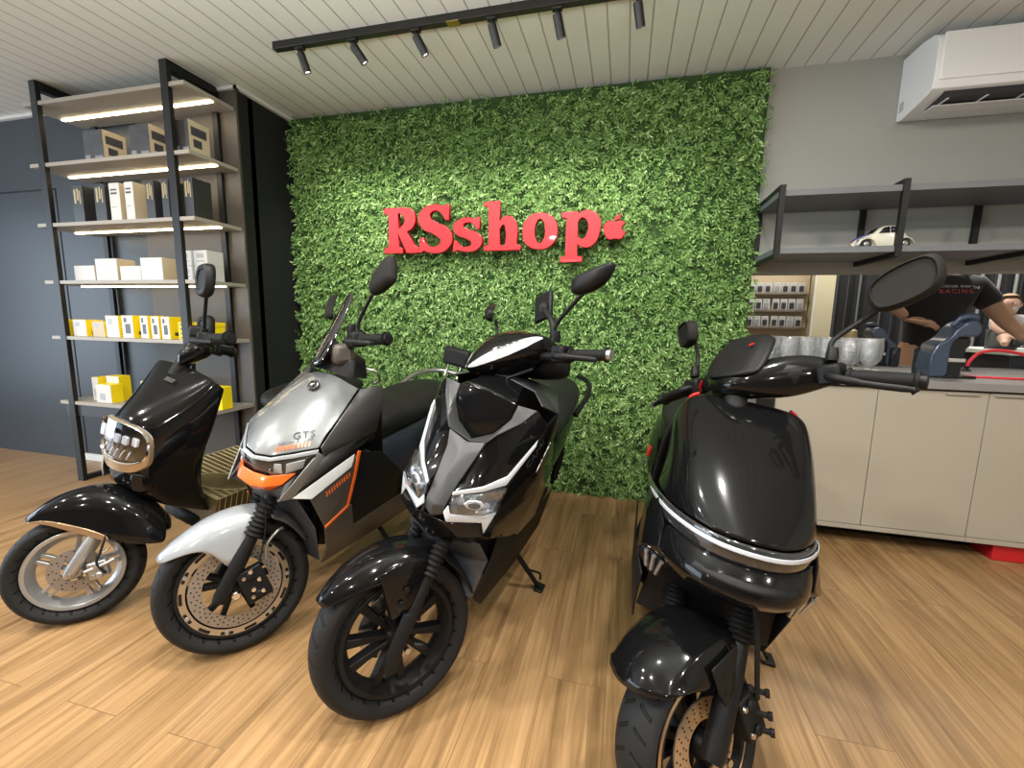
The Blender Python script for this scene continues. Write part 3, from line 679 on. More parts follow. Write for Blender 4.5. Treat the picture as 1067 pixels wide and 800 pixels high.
# low rear bench
rb_ = empty('rear_bench', (2.9,3.9,0), 'low rear bench with a pale top where the toddler sits', 'bench')
rel(box('bench_top', (2.42,3.56,.955), (3.28,4.28,.985), mat('pale green white top', (.60,.66,.60), .4), None, .003), rb_)
rel(box('bench_front', (2.46,3.60,.0), (3.26,4.26,.9545), M_dark, None, .002), rb_)
# coffee machine copied as its own mirror reflection, and a jar
c2 = copy_tree(cm, None, (1.64,3.42,.8722), pi); c2.scale = (.85,.85,.85); c2['label'] = 'reflection of the dark blue coffee machine, built as a smaller copy behind the goblets'; c2['category'] = 'coffee machine'
jr = empty('glass_jar', (1.43,3.36,.8722), 'round pale glass jar with a gold lid behind the goblets', 'jar')
lathe('jar_body', [(0,0),(.05,0),(.075,.03),(.08,.09),(.06,.14),(.035,.16),(.035,.165),(0,.165)], mat('cream ceramic', (.62,.58,.44), .3), jr, n=24)
lathe('lid', [(0,.165),(.04,.165),(.043,.18),(.04,.225),(.02,.232),(0,.233)], mat('gold lid', (.42,.33,.17), .35, metal=.5), jr, n=20)
# ---- people
M_skin = mat('skin tan', (.46,.27,.17), .5, spec=.3); M_skin2 = mat('skin fair', (.72,.46,.35), .5, spec=.3)
M_tee = mat('black cotton', (.010,.010,.012), .8, sheen=.2); M_jean = mat('dark denim', (.03,.035,.05), .8); M_hair = mat('dark hair', (.02,.014,.010), .6); M_fairhair = mat('fair hair', (.36,.23,.13), .7)
def skin(nodes, links, root, sub=2, extra=None, name='figure', m=None, parent=None, cut=None):
    """skin-modifier figure baked into one mesh; nodes {name:(pos, rx, ry)}"""
    me = bpy.data.meshes.new(name); bm = bmesh.new(); sk = bm.verts.layers.skin.verify(); D = {}
    for k, q in nodes.items():
        v = bm.verts.new(q[0]); v[sk].radius = (q[1], q[2] if len(q) > 2 else q[1]); D[k] = v; v[sk].use_root = (k == root)
    for l in links.split(';'):
        ks = l.split()
        for a, b in zip(ks, ks[1:]): bm.edges.new((D[a], D[b]))
    bm.to_mesh(me); bm.free()
    o = bpy.data.objects.new(name, me); COL.objects.link(o)
    s_ = o.modifiers.new('Skin','SKIN'); s_.use_smooth_shade = True
    q = o.modifiers.new('Subsurf','SUBSURF'); q.levels = q.render_levels = sub
    bpy.context.view_layer.update()
    me2 = bpy.data.meshes.new_from_object(o.evaluated_get(bpy.context.evaluated_depsgraph_get())); bpy.data.objects.remove(o)
    bm = bmesh.new(); bm.from_mesh(me2); bpy.data.meshes.remove(me2)
    if extra: extra(bm)
    return fin(name, bm, m, parent, sharp=0)
def hand(bm, w, d, up, s=1., thumb=1):
    """palm plus five bent fingers from wrist w along d, back of hand towards up"""
    d = V(d).normalized(); up = V(up); up = (up-d*up.dot(d)).normalized(); sd_ = d.cross(up); w = V(w)
    def P(a, b, c): return w + d*a*s + sd_*b*s + up*c*s
    tb(bm, [P(-.03,0,0),P(.02,0,0),P(.06,0,0),P(.095,0,-.004)], [.024*s,.032*s,.04*s,.034*s], 10, flat=.42 if abs(up.z) > .5 else .42)
    for k, (b, L_) in enumerate(((-.030,.062),(-.010,.074),(.010,.070),(.029,.055))):
        tb(bm, [P(.075,b*.9,0),P(.095+L_*.3,b,.004),P(.095+L_*.7,b*1.08,-.004),P(.095+L_,b*1.1,-.016)], [.0095*s,.009*s,.008*s,.006*s], 8)
    b = -.034*thumb
    tb(bm, [P(.015,b*.6,0),P(.045,b*1.4,-.004),P(.072,b*1.9,-.008),P(.095,b*2.0,-.010)], [.013*s,.011*s,.0095*s,.007*s], 8)
def face(head, c, r, fwd, m_lip, hair, hairm, s=1.):
    """eyes, brows, nose, mouth, ears are geometry on the head"""
    pass
man = empty('person', (2.08,3.72,0), 'person in a black printed T-shirt leaning forward behind the counter', 'person')
def Mn(x, y, z): return (x-2.08, y-3.72, z)
nodes = {'pel':(Mn(2.10,3.80,.92),.15,.12),'wai':(Mn(2.09,3.77,1.06),.145,.11),'che':(Mn(2.07,3.72,1.25),.165,.12),'upc':(Mn(2.05,3.68,1.38),.14,.10),'nek':(Mn(2.04,3.66,1.49),.06),'hd0':(Mn(2.035,3.645,1.56),.075,.085),'hd1':(Mn(2.03,3.64,1.66),.082,.098),'hd2':(Mn(2.03,3.645,1.74),.05,.06),
 'shl':(Mn(1.86,3.66,1.40),.07),'ell':(Mn(1.675,3.57,1.335),.048),'wrl':(Mn(1.800,3.49,1.185),.030),
 'shr':(Mn(2.25,3.67,1.40),.07),'elr':(Mn(2.38,3.58,1.18),.048),'wrr':(Mn(2.47,3.52,1.06),.031),
 'hpl':(Mn(2.00,3.82,.85),.10),'knl':(Mn(1.99,3.80,.48),.068),'anl':(Mn(1.99,3.84,.09),.043),'tol':(Mn(1.98,3.70,.045),.038),
 'hpr':(Mn(2.20,3.82,.85),.10),'knr':(Mn(2.20,3.80,.48),.068),'anr':(Mn(2.08,3.86,.09),.043),'tor':(Mn(2.08,3.72,.045),.038)}
nodes['anr'] = (Mn(2.15,3.85,.09),.043); nodes['tor'] = (Mn(2.15,3.71,.045),.038); nodes['knr'] = (Mn(2.16,3.80,.48),.068); nodes['hpr'] = (Mn(2.17,3.82,.85),.10)
def ex(bm):
    hand(bm, Mn(1.812,3.487,1.172), (1,-.15,-.22), (.2,-.6,.8), 1., 1)
    hand(bm, Mn(2.475,3.515,1.055), (.75,.0,-.35), (.3,-.3,1), 1., -1)
    h = V(Mn(2.03,3.64,1.65))
    lt(bm, [(0,.03),(.012,.012),(.016,-.012),(0,-.022)], rotto((0,-.5,1), h+V((0,-.098,-.005))), 10)           # nose
    for sd in (-1,1): lt(bm, [(0,-.012),(.028,-.006),(.03,.004),(0,.010)], rotto((sd,.1,0), h+V((sd*.082,.01,-.01))), 12)   # ears
body = skin(nodes, 'pel wai che upc nek hd0 hd1 hd2; upc shl ell wrl; upc shr elr wrr; pel hpl knl anl tol; pel hpr knr anr tor', 'pel', extra=ex, name='body', m=M_skin, parent=man)
tn = {k:nodes[k] for k in ('pel','wai','che','upc','shl','shr')}
tn = {'pel':(Mn(2.10,3.80,.93),.165,.135),'wai':(nodes['wai'][0],.165,.13),'che':(nodes['che'][0],.185,.135),'upc':(nodes['upc'][0],.155,.115),'col':(Mn(2.043,3.665,1.455),.078,.075),'shl':(nodes['shl'][0],.088),'sll':(Mn(1.765,3.62,1.37),.070),'shr':(nodes['shr'][0],.088),'slr':(Mn(2.335,3.61,1.262),.076)}
tee = skin(tn, 'pel wai che upc col; upc shl sll; upc shr slr', 'pel', name='t_shirt', m=M_tee, parent=man)
jn = {'w':(Mn(2.10,3.80,.95),.158,.13),'pel':(Mn(2.10,3.80,.90),.165,.135),**{k:(nodes[k][0],nodes[k][1]+.014) for k in ('hpl','knl','anl','hpr','knr','anr')}}
skin(jn, 'w pel; pel hpl knl anl; pel hpr knr anr', 'pel', name='trousers', m=M_jean, parent=man)
bm = bmesh.new()
h = V(Mn(2.03,3.65,1.665)); bmesh.ops.create_uvsphere(bm, u_segments=24, v_segments=14, radius=1)
for v in bm.verts: v.co = h + V((v.co.x*.092, v.co.y*.108+.008, v.co.z*.105+.018))
for v in list(bm.verts):
    q = v.co-h
    if q.z < .02 - q.y*.8: bm.verts.remove(v)
fin('hair', bm, M_hair, man, sharp=0)
for sd in (-1,1):
    e = lathe('eye', [(0,-.003),(.011,-.001),(.011,.001),(0,.004)], mat('eye white', (.75,.73,.7), .2), man, M=rotto((0,-1,0), h+V((sd*.033,-.092,.0))), n=12)
    lathe('pupil', [(0,.0042),(.0055,.0042),(.005,.005),(0,.0052)], M_pblk, e, M=rotto((0,-1,0), h+V((sd*.033,-.092,.0))), n=10)
tube('mouth', [tuple(h+V((-.022,-.09,-.062))),tuple(h+V((0,-.099,-.064))),tuple(h+V((.022,-.09,-.062)))], .005, mat('lips', (.38,.15,.12), .5), man, n=8)
tx = text('chest_print', 'RACING', .046, basis(Mn(2.085,3.50,1.365), (1,-.02,.03), (0,.25,1)), mat('red print', (.55,.08,.08), .6), man, extrude=0, spacing=1.25); shrink(tx, tee, .004)
tx = text('chest_print', 'SCOOTER  SHOP  TEAM', .024, basis(Mn(2.11,3.50,1.402), (1,-.02,.03), (0,.25,1)), mat('white print', (.7,.7,.7), .6), man, extrude=0); shrink(tx, tee, .004)
# toddler
kid = empty('person', (2.585,3.86,1.004), 'fair haired toddler in a white shirt with yellow lettering sitting on the rear bench', 'person')
kn = {'pel':((0,.02,.080),.075,.07),'che':((0,.01,.19),.078,.065),'nek':((-.005,0,.255),.036),'hd0':((-.012,-.012,.295),.055,.06),'hd1':((-.018,-.015,.345),.072,.078),'hd2':((-.018,-.008,.395),.045,.05),
  'shl':((-.085,0,.225),.033),'ell':((-.115,-.05,.145),.026),'wrl':((-.085,-.12,.10),.019),'shr':((.085,0,.225),.033),'elr':((.12,-.04,.145),.026),'wrr':((.10,-.11,.10),.019),
  'hpl':((-.05,-.03,.06),.052),'knl':((-.085,-.135,.075),.040),'anl':((-.125,-.185,.035),.026),'tol':((-.15,-.235,.025),.022),'hpr':((.05,-.03,.06),.052),'knr':((.08,-.14,.075),.040),'anr':((.085,-.19,.035),.026),'tor':((.085,-.24,.025),.022)}
def kx(bm):
    hand(bm, (-.085,-.125,.098), (.3,-.8,-.3), (0,0,1), .5, 1); hand(bm, (.10,-.115,.098), (-.2,-.9,-.3), (0,0,1), .5, -1)
    h = V((-.018,-.015,.335)); lt(bm, [(0,.018),(.009,.006),(.011,-.006),(0,-.012)], rotto((-.15,-.6,1), h+V((-.012,-.078,.002))), 10)
    for sd in (-1,1): lt(bm, [(0,-.008),(.02,-.004),(.021,.003),(0,.007)], rotto((sd,.1,0), h+V((sd*.073,.008,0))), 12)
skin(kn, 'pel che nek hd0 hd1 hd2; che shl ell wrl; che shr elr wrr; pel hpl knl anl tol; pel hpr knr anr tor', 'pel', extra=kx, name='body', m=M_skin2, parent=kid)
ks = skin({'pel':((0,.02,.085),.084,.079),'che':((0,.01,.19),.088,.076),'col':((-.003,.004,.238),.05,.048),'shl':((-.08,0,.222),.043),'sl':((-.108,-.03,.175),.037),'shr':((.08,0,.222),.043),'sr':((.11,-.025,.175),.037)}, 'pel che col; che shl sl; che shr sr', 'pel', name='shirt', m=mat('white cotton', (.75,.75,.72), .8), parent=kid)
skin({'pel':((0,.02,.07),.085,.08),'hpl':((-.05,-.03,.06),.06),'knl':((-.083,-.13,.075),.048),'hpr':((.05,-.03,.06),.06),'knr':((.08,-.135,.075),.048)}, 'pel hpl knl; pel hpr knr', 'pel', name='shorts', m=mat('grey cotton', (.13,.13,.135), .8), parent=kid)
bm = bmesh.new(); h = V((-.018,-.008,.352)); bmesh.ops.create_uvsphere(bm, u_segments=20, v_segments=12, radius=1)
for v in bm.verts: v.co = h + V((v.co.x*.0730, v.co.y*.0785+.005, v.co.z*.0715+.004))
for v in list(bm.verts):
    q = v.co-h
    if (q.y < -.022 and q.z < .040) or q.z < -.03: bm.verts.remove(v)
fin('hair', bm, M_fairhair, kid, sharp=0)
for sd in (-1,1):
    e = lathe('eye', [(0,-.002),(.009,-.001),(.009,.001),(0,.003)], MATS['eye white'], kid, M=rotto((-.1,-1,0), h+V((-.008+sd*.027,-.083,-.010))), n=12)
    lathe('pupil', [(0,.003),(.006,.003),(.005,.004),(0,.0042)], M_pblk, e, M=rotto((-.1,-1,0), h+V((-.008+sd*.027,-.083,-.010))), n=10)
lathe('pacifier', [(0,0),(.018,.001),(.019,.005),(.008,.008),(.006,.014),(0,.015)], mat('pale plastic', (.75,.8,.78), .3), kid, M=rotto((-.1,-1,0), h+V((-.010,-.080,-.048))), n=16)
tx = text('shirt_print', 'BEAR', .062, basis((0,-.09,.165), (1,0,0), (0,.12,1)), mat('yellow print', (.75,.58,.03), .6), kid, extrude=0); shrink(tx, ks, .003)

kid.scale = (.86,.86,.86)
# ================================================================= SCOOTERS: shared parts
M_gloss = mat('gloss black paint', (.0045,.0045,.0048), .16, coat=.48, coat_rough=.02, spec=.08)
M_matte = mat('matte black plastic', (.010,.010,.0105), .58, spec=.2, bump=.15, bscale=900)
M_satin = mat('satin black plastic', (.008,.008,.0085), .45, spec=.22)
M_grey = mat('dark grey paint', (.062,.061,.06), .36, metal=.35, coat=.3)
M_greyp = mat('graphite plastic', (.045,.046,.048), .42)
M_silv = mat('silver grey paint', (.185,.195,.20), .30, metal=.35, coat=.9, coat_rough=.05)
M_silv2 = mat('light silver paint', (.30,.32,.345), .30, metal=.15, coat=.9, coat_rough=.05)
M_org = mat('orange paint', (.75,.125,.015), .25, coat=.7)
M_chr = mat('chrome', (.8,.8,.8), .08, metal=1)
mat('lamp bowl', (.42,.45,.49), .5, metal=0.)
M_stl = mat('brushed steel', (.55,.53,.50), .3, metal=1)
M_disc = mat('bronze tinted steel', (.33,.30,.275), .38, metal=.75)
M_alum = mat('cast aluminium', (.46,.46,.46), .36, metal=.85)
M_seat = mat('black vinyl', (.012,.012,.0125), .5, spec=.3, bump=.25, bscale=700)
M_lens = thin_glass('clear lens', (.95,.97,1.), .05)
M_refl = mat('lamp reflector', (.42,.45,.49), .30, metal=.35)
M_lamp = mat('white lamp glass', (.46,.485,.52), .15, coat=.8)
M_smoke = mat('smoked lens', (.02,.021,.023), .06, coat=1.)
M_red2 = mat('red lens', (.45,.01,.012), .15, coat=1.)
M_bronze = mat('bronze trim', (.50,.33,.20), .28, metal=.75)
M_mirror = mat('mirror glass', (.8,.82,.84), .02, metal=1)
M_grip = mat('grip rubber', (.008,.008,.008), .65, spec=.2, bump=.6, bscale=300)
def tyre_mat():
    m, nt, b, N, L = nodes_mat('tyre rubber')
    b.inputs['Base Color'].default_value = (.012,.012,.0125,1); b.inputs['Roughness'].default_value = .6; b.inputs['Specular IOR Level'].default_value = .22
    tc = N('ShaderNodeTexCoord'); s = N('ShaderNodeSeparateXYZ'); L(tc.outputs['Object'], s.inputs[0])
    a = N('ShaderNodeMath'); a.operation = 'ARCTAN2'; L(s.outputs['Z'], a.inputs[0]); L(s.outputs['X'], a.inputs[1])
    ab = N('ShaderNodeMath'); ab.operation = 'ABSOLUTE'; L(s.outputs['Y'], ab.inputs[0])
    k = N('ShaderNodeMath'); k.operation = 'MULTIPLY'; k.inputs[1].default_value = 26; L(a.outputs[0], k.inputs[0])
    k2 = N('ShaderNodeMath'); k2.operation = 'MULTIPLY_ADD'; k2.inputs[1].default_value = 75; L(ab.outputs[0], k2.inputs[0]); L(k.outputs[0], k2.inputs[2])
    si = N('ShaderNodeMath'); si.operation = 'SINE'; L(k2.outputs[0], si.inputs[0])
    mr = N('ShaderNodeMapRange'); mr.inputs[1].default_value = .80; mr.inputs[2].default_value = .93; mr.inputs[3].default_value = 1; mr.inputs[4].default_value = 0; L(si.outputs[0], mr.inputs[0])
    # grooves only in a band on the tread shoulders
    w1 = N('ShaderNodeMapRange'); w1.inputs[1].default_value = .008; w1.inputs[2].default_value = .011; L(ab.outputs[0], w1.inputs[0])
    w2 = N('ShaderNodeMapRange'); w2.inputs[1].default_value = .036; w2.inputs[2].default_value = .040; w2.inputs[3].default_value = 1; w2.inputs[4].default_value = 0; L(ab.outputs[0], w2.inputs[0])
    mu = N('ShaderNodeMath'); mu.operation = 'MULTIPLY'; L(w1.outputs[0], mu.inputs[0]); L(w2.outputs[0], mu.inputs[1])
    iv = N('ShaderNodeMath'); iv.operation = 'SUBTRACT'; iv.inputs[0].default_value = 1; L(mr.outputs[0], iv.inputs[1])
    g = N('ShaderNodeMath'); g.operation = 'MULTIPLY'; L(iv.outputs[0], g.inputs[0]); L(mu.outputs[0], g.inputs[1])
    h = N('ShaderNodeMath'); h.operation = 'SUBTRACT'; h.inputs[0].default_value = 1; L(g.outputs[0], h.inputs[1])
    bp = N('ShaderNodeBump'); bp.inputs['Strength'].default_value = 1; bp.inputs['Distance'].default_value = .006; L(h.outputs[0], bp.inputs['Height']); L(bp.outputs[0], b.inputs['Normal'])
    mx = N('ShaderNodeMix'); mx.data_type = 'RGBA'; L(g.outputs[0], mx.inputs[0]); mx.inputs[6].default_value = (.012,.012,.0125,1); mx.inputs[7].default_value = (.003,.004,.004,1); L(mx.outputs[2], b.inputs['Base Color'])
    return m
M_tyre = tyre_mat()

class Scoot:
    def __init__(s, x, y, psi, lean, steer, label, rake=26, trail=.08):
        psi, lean, st = radians(psi), radians(lean), radians(steer)
        F = V((-sin(psi), -cos(psi), 0)); L = V((cos(psi), -sin(psi), 0)); U = V((0,0,1))
        U2 = cos(lean)*U + sin(lean)*L; L2 = cos(lean)*L - sin(lean)*U
        M = Matrix((F, L2, U2)).transposed().to_4x4(); M.translation = V((x,y,.0))
        s.root = bpy.data.objects.new('motor_scooter', None); s.root.empty_display_size = .1; link(s.root); s.root.matrix_basis = M
        tag(s.root, label, 'scooter', 'parked electric scooters')
        r = radians(rake); ax = V((-sin(r), 0, cos(r))); p0 = V((trail,0,0))
        s.Ms = Matrix.Translation(p0) @ Matrix.Rotation(st, 4, ax) @ Matrix.Translation(-p0)
    def S(s, o):
        o.matrix_basis = s.Ms @ o.matrix_basis; return o
    def wheel(s, cx, R, rim, tw, steer=False, style='thin', m_rim=None, disc=None, rimlip=None, side=1):
        P = s.root; T = Matrix.Translation((cx,0,R))
        m_rim = m_rim or M_satin
        bm = bmesh.new()
        # rim barrel with two lips
        w = tw*.78
        lt(bm, [(rim-.010,-w),(rim+.002,-w-.002),(rim+.004,-w+.004),(rim-.004,-w+.012),(rim-.016,-w+.022),(rim-.020,0),(rim-.016,w-.022),(rim-.004,w-.012),(rim+.004,w-.004),(rim+.002,w+.002),(rim-.010,w),(rim-.018,w-.012),(rim-.026,w-.026),(rim-.030,0),(rim-.026,-w+.026),(rim-.018,-w+.012)], AXL, 56, closed=True)
        # hub
        lt(bm, [(0,-.052),(.022,-.052),(.030,-.040),(.030,.040),(.022,.052),(0,.052)], AXL, 24)
        r0, r1 = .024, rim-.022
        def spoke(a, wa, wb, ta, tb_, a2=None):
            a2 = a if a2 is None else a2
            d0 = V((cos(a),0,sin(a))); d1 = V((cos(a2),0,sin(a2))); n0 = V((-sin(a),0,cos(a))); n1 = V((-sin(a2),0,cos(a2)))
            vs = []
            for d, n, r, ww, tt in ((d0,n0,r0,wa,ta),(d1,n1,r1,wb,tb_)):
                vs.append([bm.verts.new(d*r + n*sx*ww + V((0,sy*tt,0))) for sx, sy in ((-1,-1),(1,-1),(1,1),(-1,1))])
            a_, b_ = vs
            for k in range(4): bm.faces.new((a_[k], a_[(k+1)%4], b_[(k+1)%4], b_[k]))
        if style == 'thin':                                    # six pairs of slim parallel spokes
            for k in range(5):
                a = 2*pi*k/5 + .5
                for q in (-1,1): spoke(a+q*.55, .006, .006, .012, .01, a+q*.105)
                for q in (-1,1): pass
        elif style == 'pairs':                                 # five forked spokes
            for k in range(5):
                a = 2*pi*k/5 + .3
                for q in (-1,1): spoke(a+q*.1, .008, .0075, .018, .016, a+q*.22)
        else:                                                  # ten flared spokes
            for k in range(10):
                a = 2*pi*k/10 + .14
                spoke(a, .0055, .0125, .02, .016, a+(.045 if k%2 else -.045))
        bm2 = bm
        wh = fin('front_wheel' if steer else 'rear_wheel', bm2, m_rim, P, sharp=40, mods=[BEV(.0015,1,50)], recalc=True)
        wh.matrix_basis = T
        if steer: s.S(wh)
        prof = []
        for k in range(25):
            a = -pi*.80 + 1.6*pi*k/24
            prof.append((R - .048*1.0 + .048*cos(a) if False else (R-(R-rim)*.5) + (R-rim)*.5*cos(a)*1.0, tw*sin(a)*(1 if abs(a) < pi/2 else .92)))
        prof = [(rim-.004,-tw*.72)] + [(r if r > rim else rim, h) for r, h in prof] + [(rim-.004,tw*.72)]
        lathe('tyre', prof, M_tyre, wh, M=AXL, n=96, sharp=60)
        lathe('valve', [(0,0),(.0035,0),(.0035,.022),(.002,.026),(0,.026)], M_stl, wh, M=rotto((cos(2.6)*-1,.25,sin(2.6)*-1) if False else (.78,.35,-.45), (-.78*(rim-.028),.0,.45*(rim-.028))), n=8)
        if rimlip:
            lathe('rim_stripe', [(rim+.0045,w-.003),(rim+.0055,w+.0005),(rim+.0005,w+.0035),(rim-.0015,w+.001)], rimlip, wh, M=AXL, n=64, closed=True)
        if disc:
            dm, ri, ro, yy, holes, style2 = disc
            bm = bmesh.new(); n = 60
            def annulus(a, b, h0, h1, mi=0): lt(bm, [(a,h0),(b,h0),(b,h1),(a,h1)], AXL, n, mi, closed=True)
            annulus(ri, ro, yy, yy+.004)
            for ring_, cnt, sz, ph in holes:
                for k in range(cnt):
                    a = 2*pi*k/cnt + ph
                    lt(bm, [(0,.0),(sz,.0),(sz,.0006),(0,.0006)], Matrix.Translation((cos(a)*ring_, yy+.0038, sin(a)*ring_)) @ AXL, 8, 1)
            if style2:                                           # slotted perimeter carrier
                a0, a1 = style2; annulus(a0, a1, yy-.001, yy+.003, 2)
                for k in range(14):
                    a = 2*pi*k/14; rm = (a0+a1)/2
                    for j in range(-2,3):
                        aa = a + j*.045
                        lt(bm, [(0,0),((a1-a0)*.22,0),((a1-a0)*.22,.0008),(0,.0008)], Matrix.Translation((cos(aa)*rm, yy+.0028, sin(aa)*rm)) @ AXL, 8, 1)
                for k in range(7):
                    a = 2*pi*(k+.5)/7; rm = (a0+a1)/2
                    lt(bm, [(0,0),(.0075,0),(.006,.004),(0,.005)], Matrix.Translation((cos(a)*rm, yy+.003, sin(a)*rm)) @ AXL, 10, 3)
            fin('brake_disc', bm, [dm, M_pblk, M_stl, M_alum], wh, sharp=30)
        lathe('axle', [(0,-.105),(.008,-.105),(.008,.105),(0,.105)], M_stl, wh, M=AXL, n=12)
        return wh
    def grips(s, y0, y1, x0, z0, x1, z1, r=.0165, lever=True, end=None, m=None):
        for sd in (1,-1):
            a = V((x0, sd*y0, z0)); b = V((x1, sd*y1, z1)); d = (b-a).normalized()
            g = lathe('handlebar_grip', [(0,0),(r*.9,0),(r*1.25,.002),(r*1.25,.008),(r,.012),(r*1.02,(b-a).length*.5),(r,(b-a).length-.01),(r*1.3,(b-a).length-.006),(r*1.3,(b-a).length),(0,(b-a).length)], m or M_grip, s.root, M=rotto(d, a), n=18); s.S(g)
            lathe('bar_end', [(0,0),(r*.95,0),(r*.9,.012),(0,.014)], end or M_satin, g, M=rotto(d, b), n=16)
            c = a - d*.03
            sw = box('switch_housing', (-.026,-.026,-.024), (.024,.026,.028), M_satin, s.root, .008); sw.matrix_basis = Matrix.Translation(c); s.S(sw)
            if lever:
                l = tube('brake_lever', [c+V((.02,0,.0)), c+V((.045,sd*.02,-.004)), a+d*.05+V((.058,0,-.008)), b+V((.050,0,-.014)), b+V((.052,sd*.005,-.014))], [.009,.008,.006,.005,.0095], M_satin, s.root, n=8, smoothp=4, flat=1.3); s.S(l)
    def mirror(s, base, mid, top, outline, centre, nrm, up, depth=.022, glass=True, stem_r=.0065, m=None, right=None, rings_=None, rs=(0,0,0)):
        """stem + head, both sides; outline 2D points in (side, up) around the head centre, nrm = direction the housing's back faces"""
        n0 = len(outline); outline = [tuple(p)[:2] for p in spline([(*p,0) for p in (outline[-2:]+outline+outline[:2])], 3)[6:6+3*n0]]
        for sd in (1,-1):
            f = lambda p: V((p[0], p[1]*sd, p[2]))
            sh_ = V(rs) if sd < 0 else V((0,0,0))
            st = tube('mirror_stem', [f(base), f(mid)+sh_*.3, f(top)+sh_], stem_r, M_satin, s.root, n=10, smoothp=5)
            s.S(st)
            lathe('clamp', [(0,-.012),(.012,-.012),(.014,0),(.012,.022),(0,.024)], M_satin, st, M=rotto(f(mid)-f(base), f(base)), n=12)
            n = (f(nrm) if sd > 0 or right is None else V(right)).normalized(); u = V(up); u = (u-n*u.dot(n)).normalized(); r = u.cross(n)
            if r.y*sd < 0: r = -r
            bm = bmesh.new(); C0 = f(centre) if sd > 0 else f(top)+sh_+V((.004,-.012,.034)); rings = []
            for sc_, h in (rings_ or ((.96,-.004),(1.0,0),(.97,depth*.45),(.80,depth*.85),(.45,depth*1.02))):
                rings.append([bm.verts.new(C0 + r*(p[0]*sc_) + u*(p[1]*sc_) + n*h) for p in outline])
            k = len(outline)
            for i in range(len(rings)-1):
                for j in range(k): bm.faces.new((rings[i][j], rings[i][(j+1)%k], rings[i+1][(j+1)%k], rings[i+1][j]))
            bm.faces.new(rings[0][::-1]); bm.faces.new(rings[-1])
            hd = fin('mirror_head', bm, m or M_satin, s.root, sharp=50); s.S(hd)
            if glass:
                bm = bmesh.new(); bm.faces.new([bm.verts.new(C0 + r*(p[0]*.9) + u*(p[1]*.9) - n*.0048) for p in outline])
                fin('mirror_glass', bm, M_mirror, hd, smooth=False)
    def fork(s, top, bot, r0, r1, m0, m1, bellow=None, up_len=.30):
        for sd in (1,-1):
            f = lambda p: V((p[0], p[1]*sd, p[2]))
            a, b = f(top), f(bot); d = (b-a)
            lo = tube('fork_leg', [a+d*.0, a+d*.35, a+d*.9, b], [r1*.8,r1,r1,r1*.85], m1, s.root, n=16); s.S(lo)
            up = V((-.4384,0,.8988))
            hi = tube('stanchion', [a+up*(-.02), a+up*up_len], [r0,r0], m0, lo, n=14)
            if bellow:
                L_ = bellow; prof = [(r0,0)]
                nb = 8
                for k in range(nb):
                    prof += [(r1*.95, L_*(k+.12)/nb), (r1*1.32, L_*(k+.5)/nb), (r1*.95, L_*(k+.88)/nb)]
                prof += [(r0,L_)]
                lathe('fork_bellows', prof, M_matte, lo, M=rotto(up, a), n=20, sharp=80)
    def caliper(s, c, m, sz=(.05,.03,.06), rot=0.):
        bm = bmesh.new()
        bx(bm, (-sz[0]/2,-sz[1]/2,-sz[2]/2), (sz[0]/2,sz[1]/2,sz[2]/2))
        for q in (-.3,.3): lt(bm, [(0,0),(.013,0),(.012,.008),(0,.009)], Matrix.Translation((0,sz[1]/2,q*sz[2])) @ AXL, 14)
        o = fin('brake_caliper', bm, m, s.root, sharp=40, mods=[BEV(.006,2)]); o.matrix_basis = Matrix.Translation(c) @ Matrix.Rotation(rot, 4, 'Y'); s.S(o)
        for q in (-.32,.32):
            b = lathe('bolt', [(0,0),(.007,0),(.006,.004),(0,.005)], M_stl, o, M=Matrix.Translation((.018, sz[1]/2, q*sz[2])) @ AXL, n=10)
        return o
    def hose(s, pts, r=.004, m=None, name='brake_hose'):
        o = tube(name, pts, r, m or M_matte, s.root, n=8, smoothp=6); s.S(o); return o
    def stand(s, piv, foot):
        o = tube('side_stand', [piv, tuple((V(piv)+V(foot))/2), foot], [.010,.011,.009], M_satin, s.root, n=10)
        f = V(foot); q = box('stand_foot', (f.x-.03,f.y-.018,f.z-.006), (f.x+.03,f.y+.022,f.z+.006), M_satin, o, .004)
        tube('stand_tang', [tuple(V(piv)*.45+f*.55), tuple(V(piv)*.45+f*.55+V((-.03,.05,-.01))), tuple(V(piv)*.3+f*.7+V((-.05,.035,-.03)))], .005, M_satin, o, n=8, smoothp=4)
    def rear(s, cx, R, m_body=None, shock=True):
        """swing arm, rear shock and mudguard"""
        bm = bmesh.new()
        for sd in (1,-1): tb(bm, [(cx+.02,sd*.085,R),(cx+.25,sd*.09,R+.01),(cx+.48,sd*.07,R+.03)], [.022,.026,.026], 10)
        fin('swing_arm', bm, M_satin, s.root, sharp=50)
        for sd in (1,-1):
            lathe('rear_shock', [(.0,0),(.012,0),(.012,.02)]+[(.024 if k%2 else .017, .03+.016*k) for k in range(12)]+[(.012,.225),(.012,.27),(0,.27)], M_satin, s.root, M=rotto((.25,0,.9),(cx-.02,sd*.11,R+.04)), n=14, sharp=80)

def lensing(name, pts, m_lens, parent, sh=None, thick=.003):
    return plate(name, pts, thick, m_lens, parent, bev=.0008)
def ring_sec(x, z, w, h, k=10, e=2.6):
    """superellipse section in YZ at x, centre height z"""
    out = []
    for i in range(k*2):
        a = pi*i/k; c, s_ = cos(a), sin(a)
        out.append((x, w*math.copysign(abs(c)**(2/e), c), z + h*math.copysign(abs(s_)**(2/e), s_)))
    return out
def body_tube(name, secs, m, parent, sub=1, k=10, e=2.6, caps=True):
    """closed body through superellipse sections (x, zmid, halfwidth, halfheight)"""
    return grid(name, [ring_sec(*q, k=k, e=e) for q in secs], m, parent, mirror=False, sub=sub, thick=0, close=True, capends=caps)
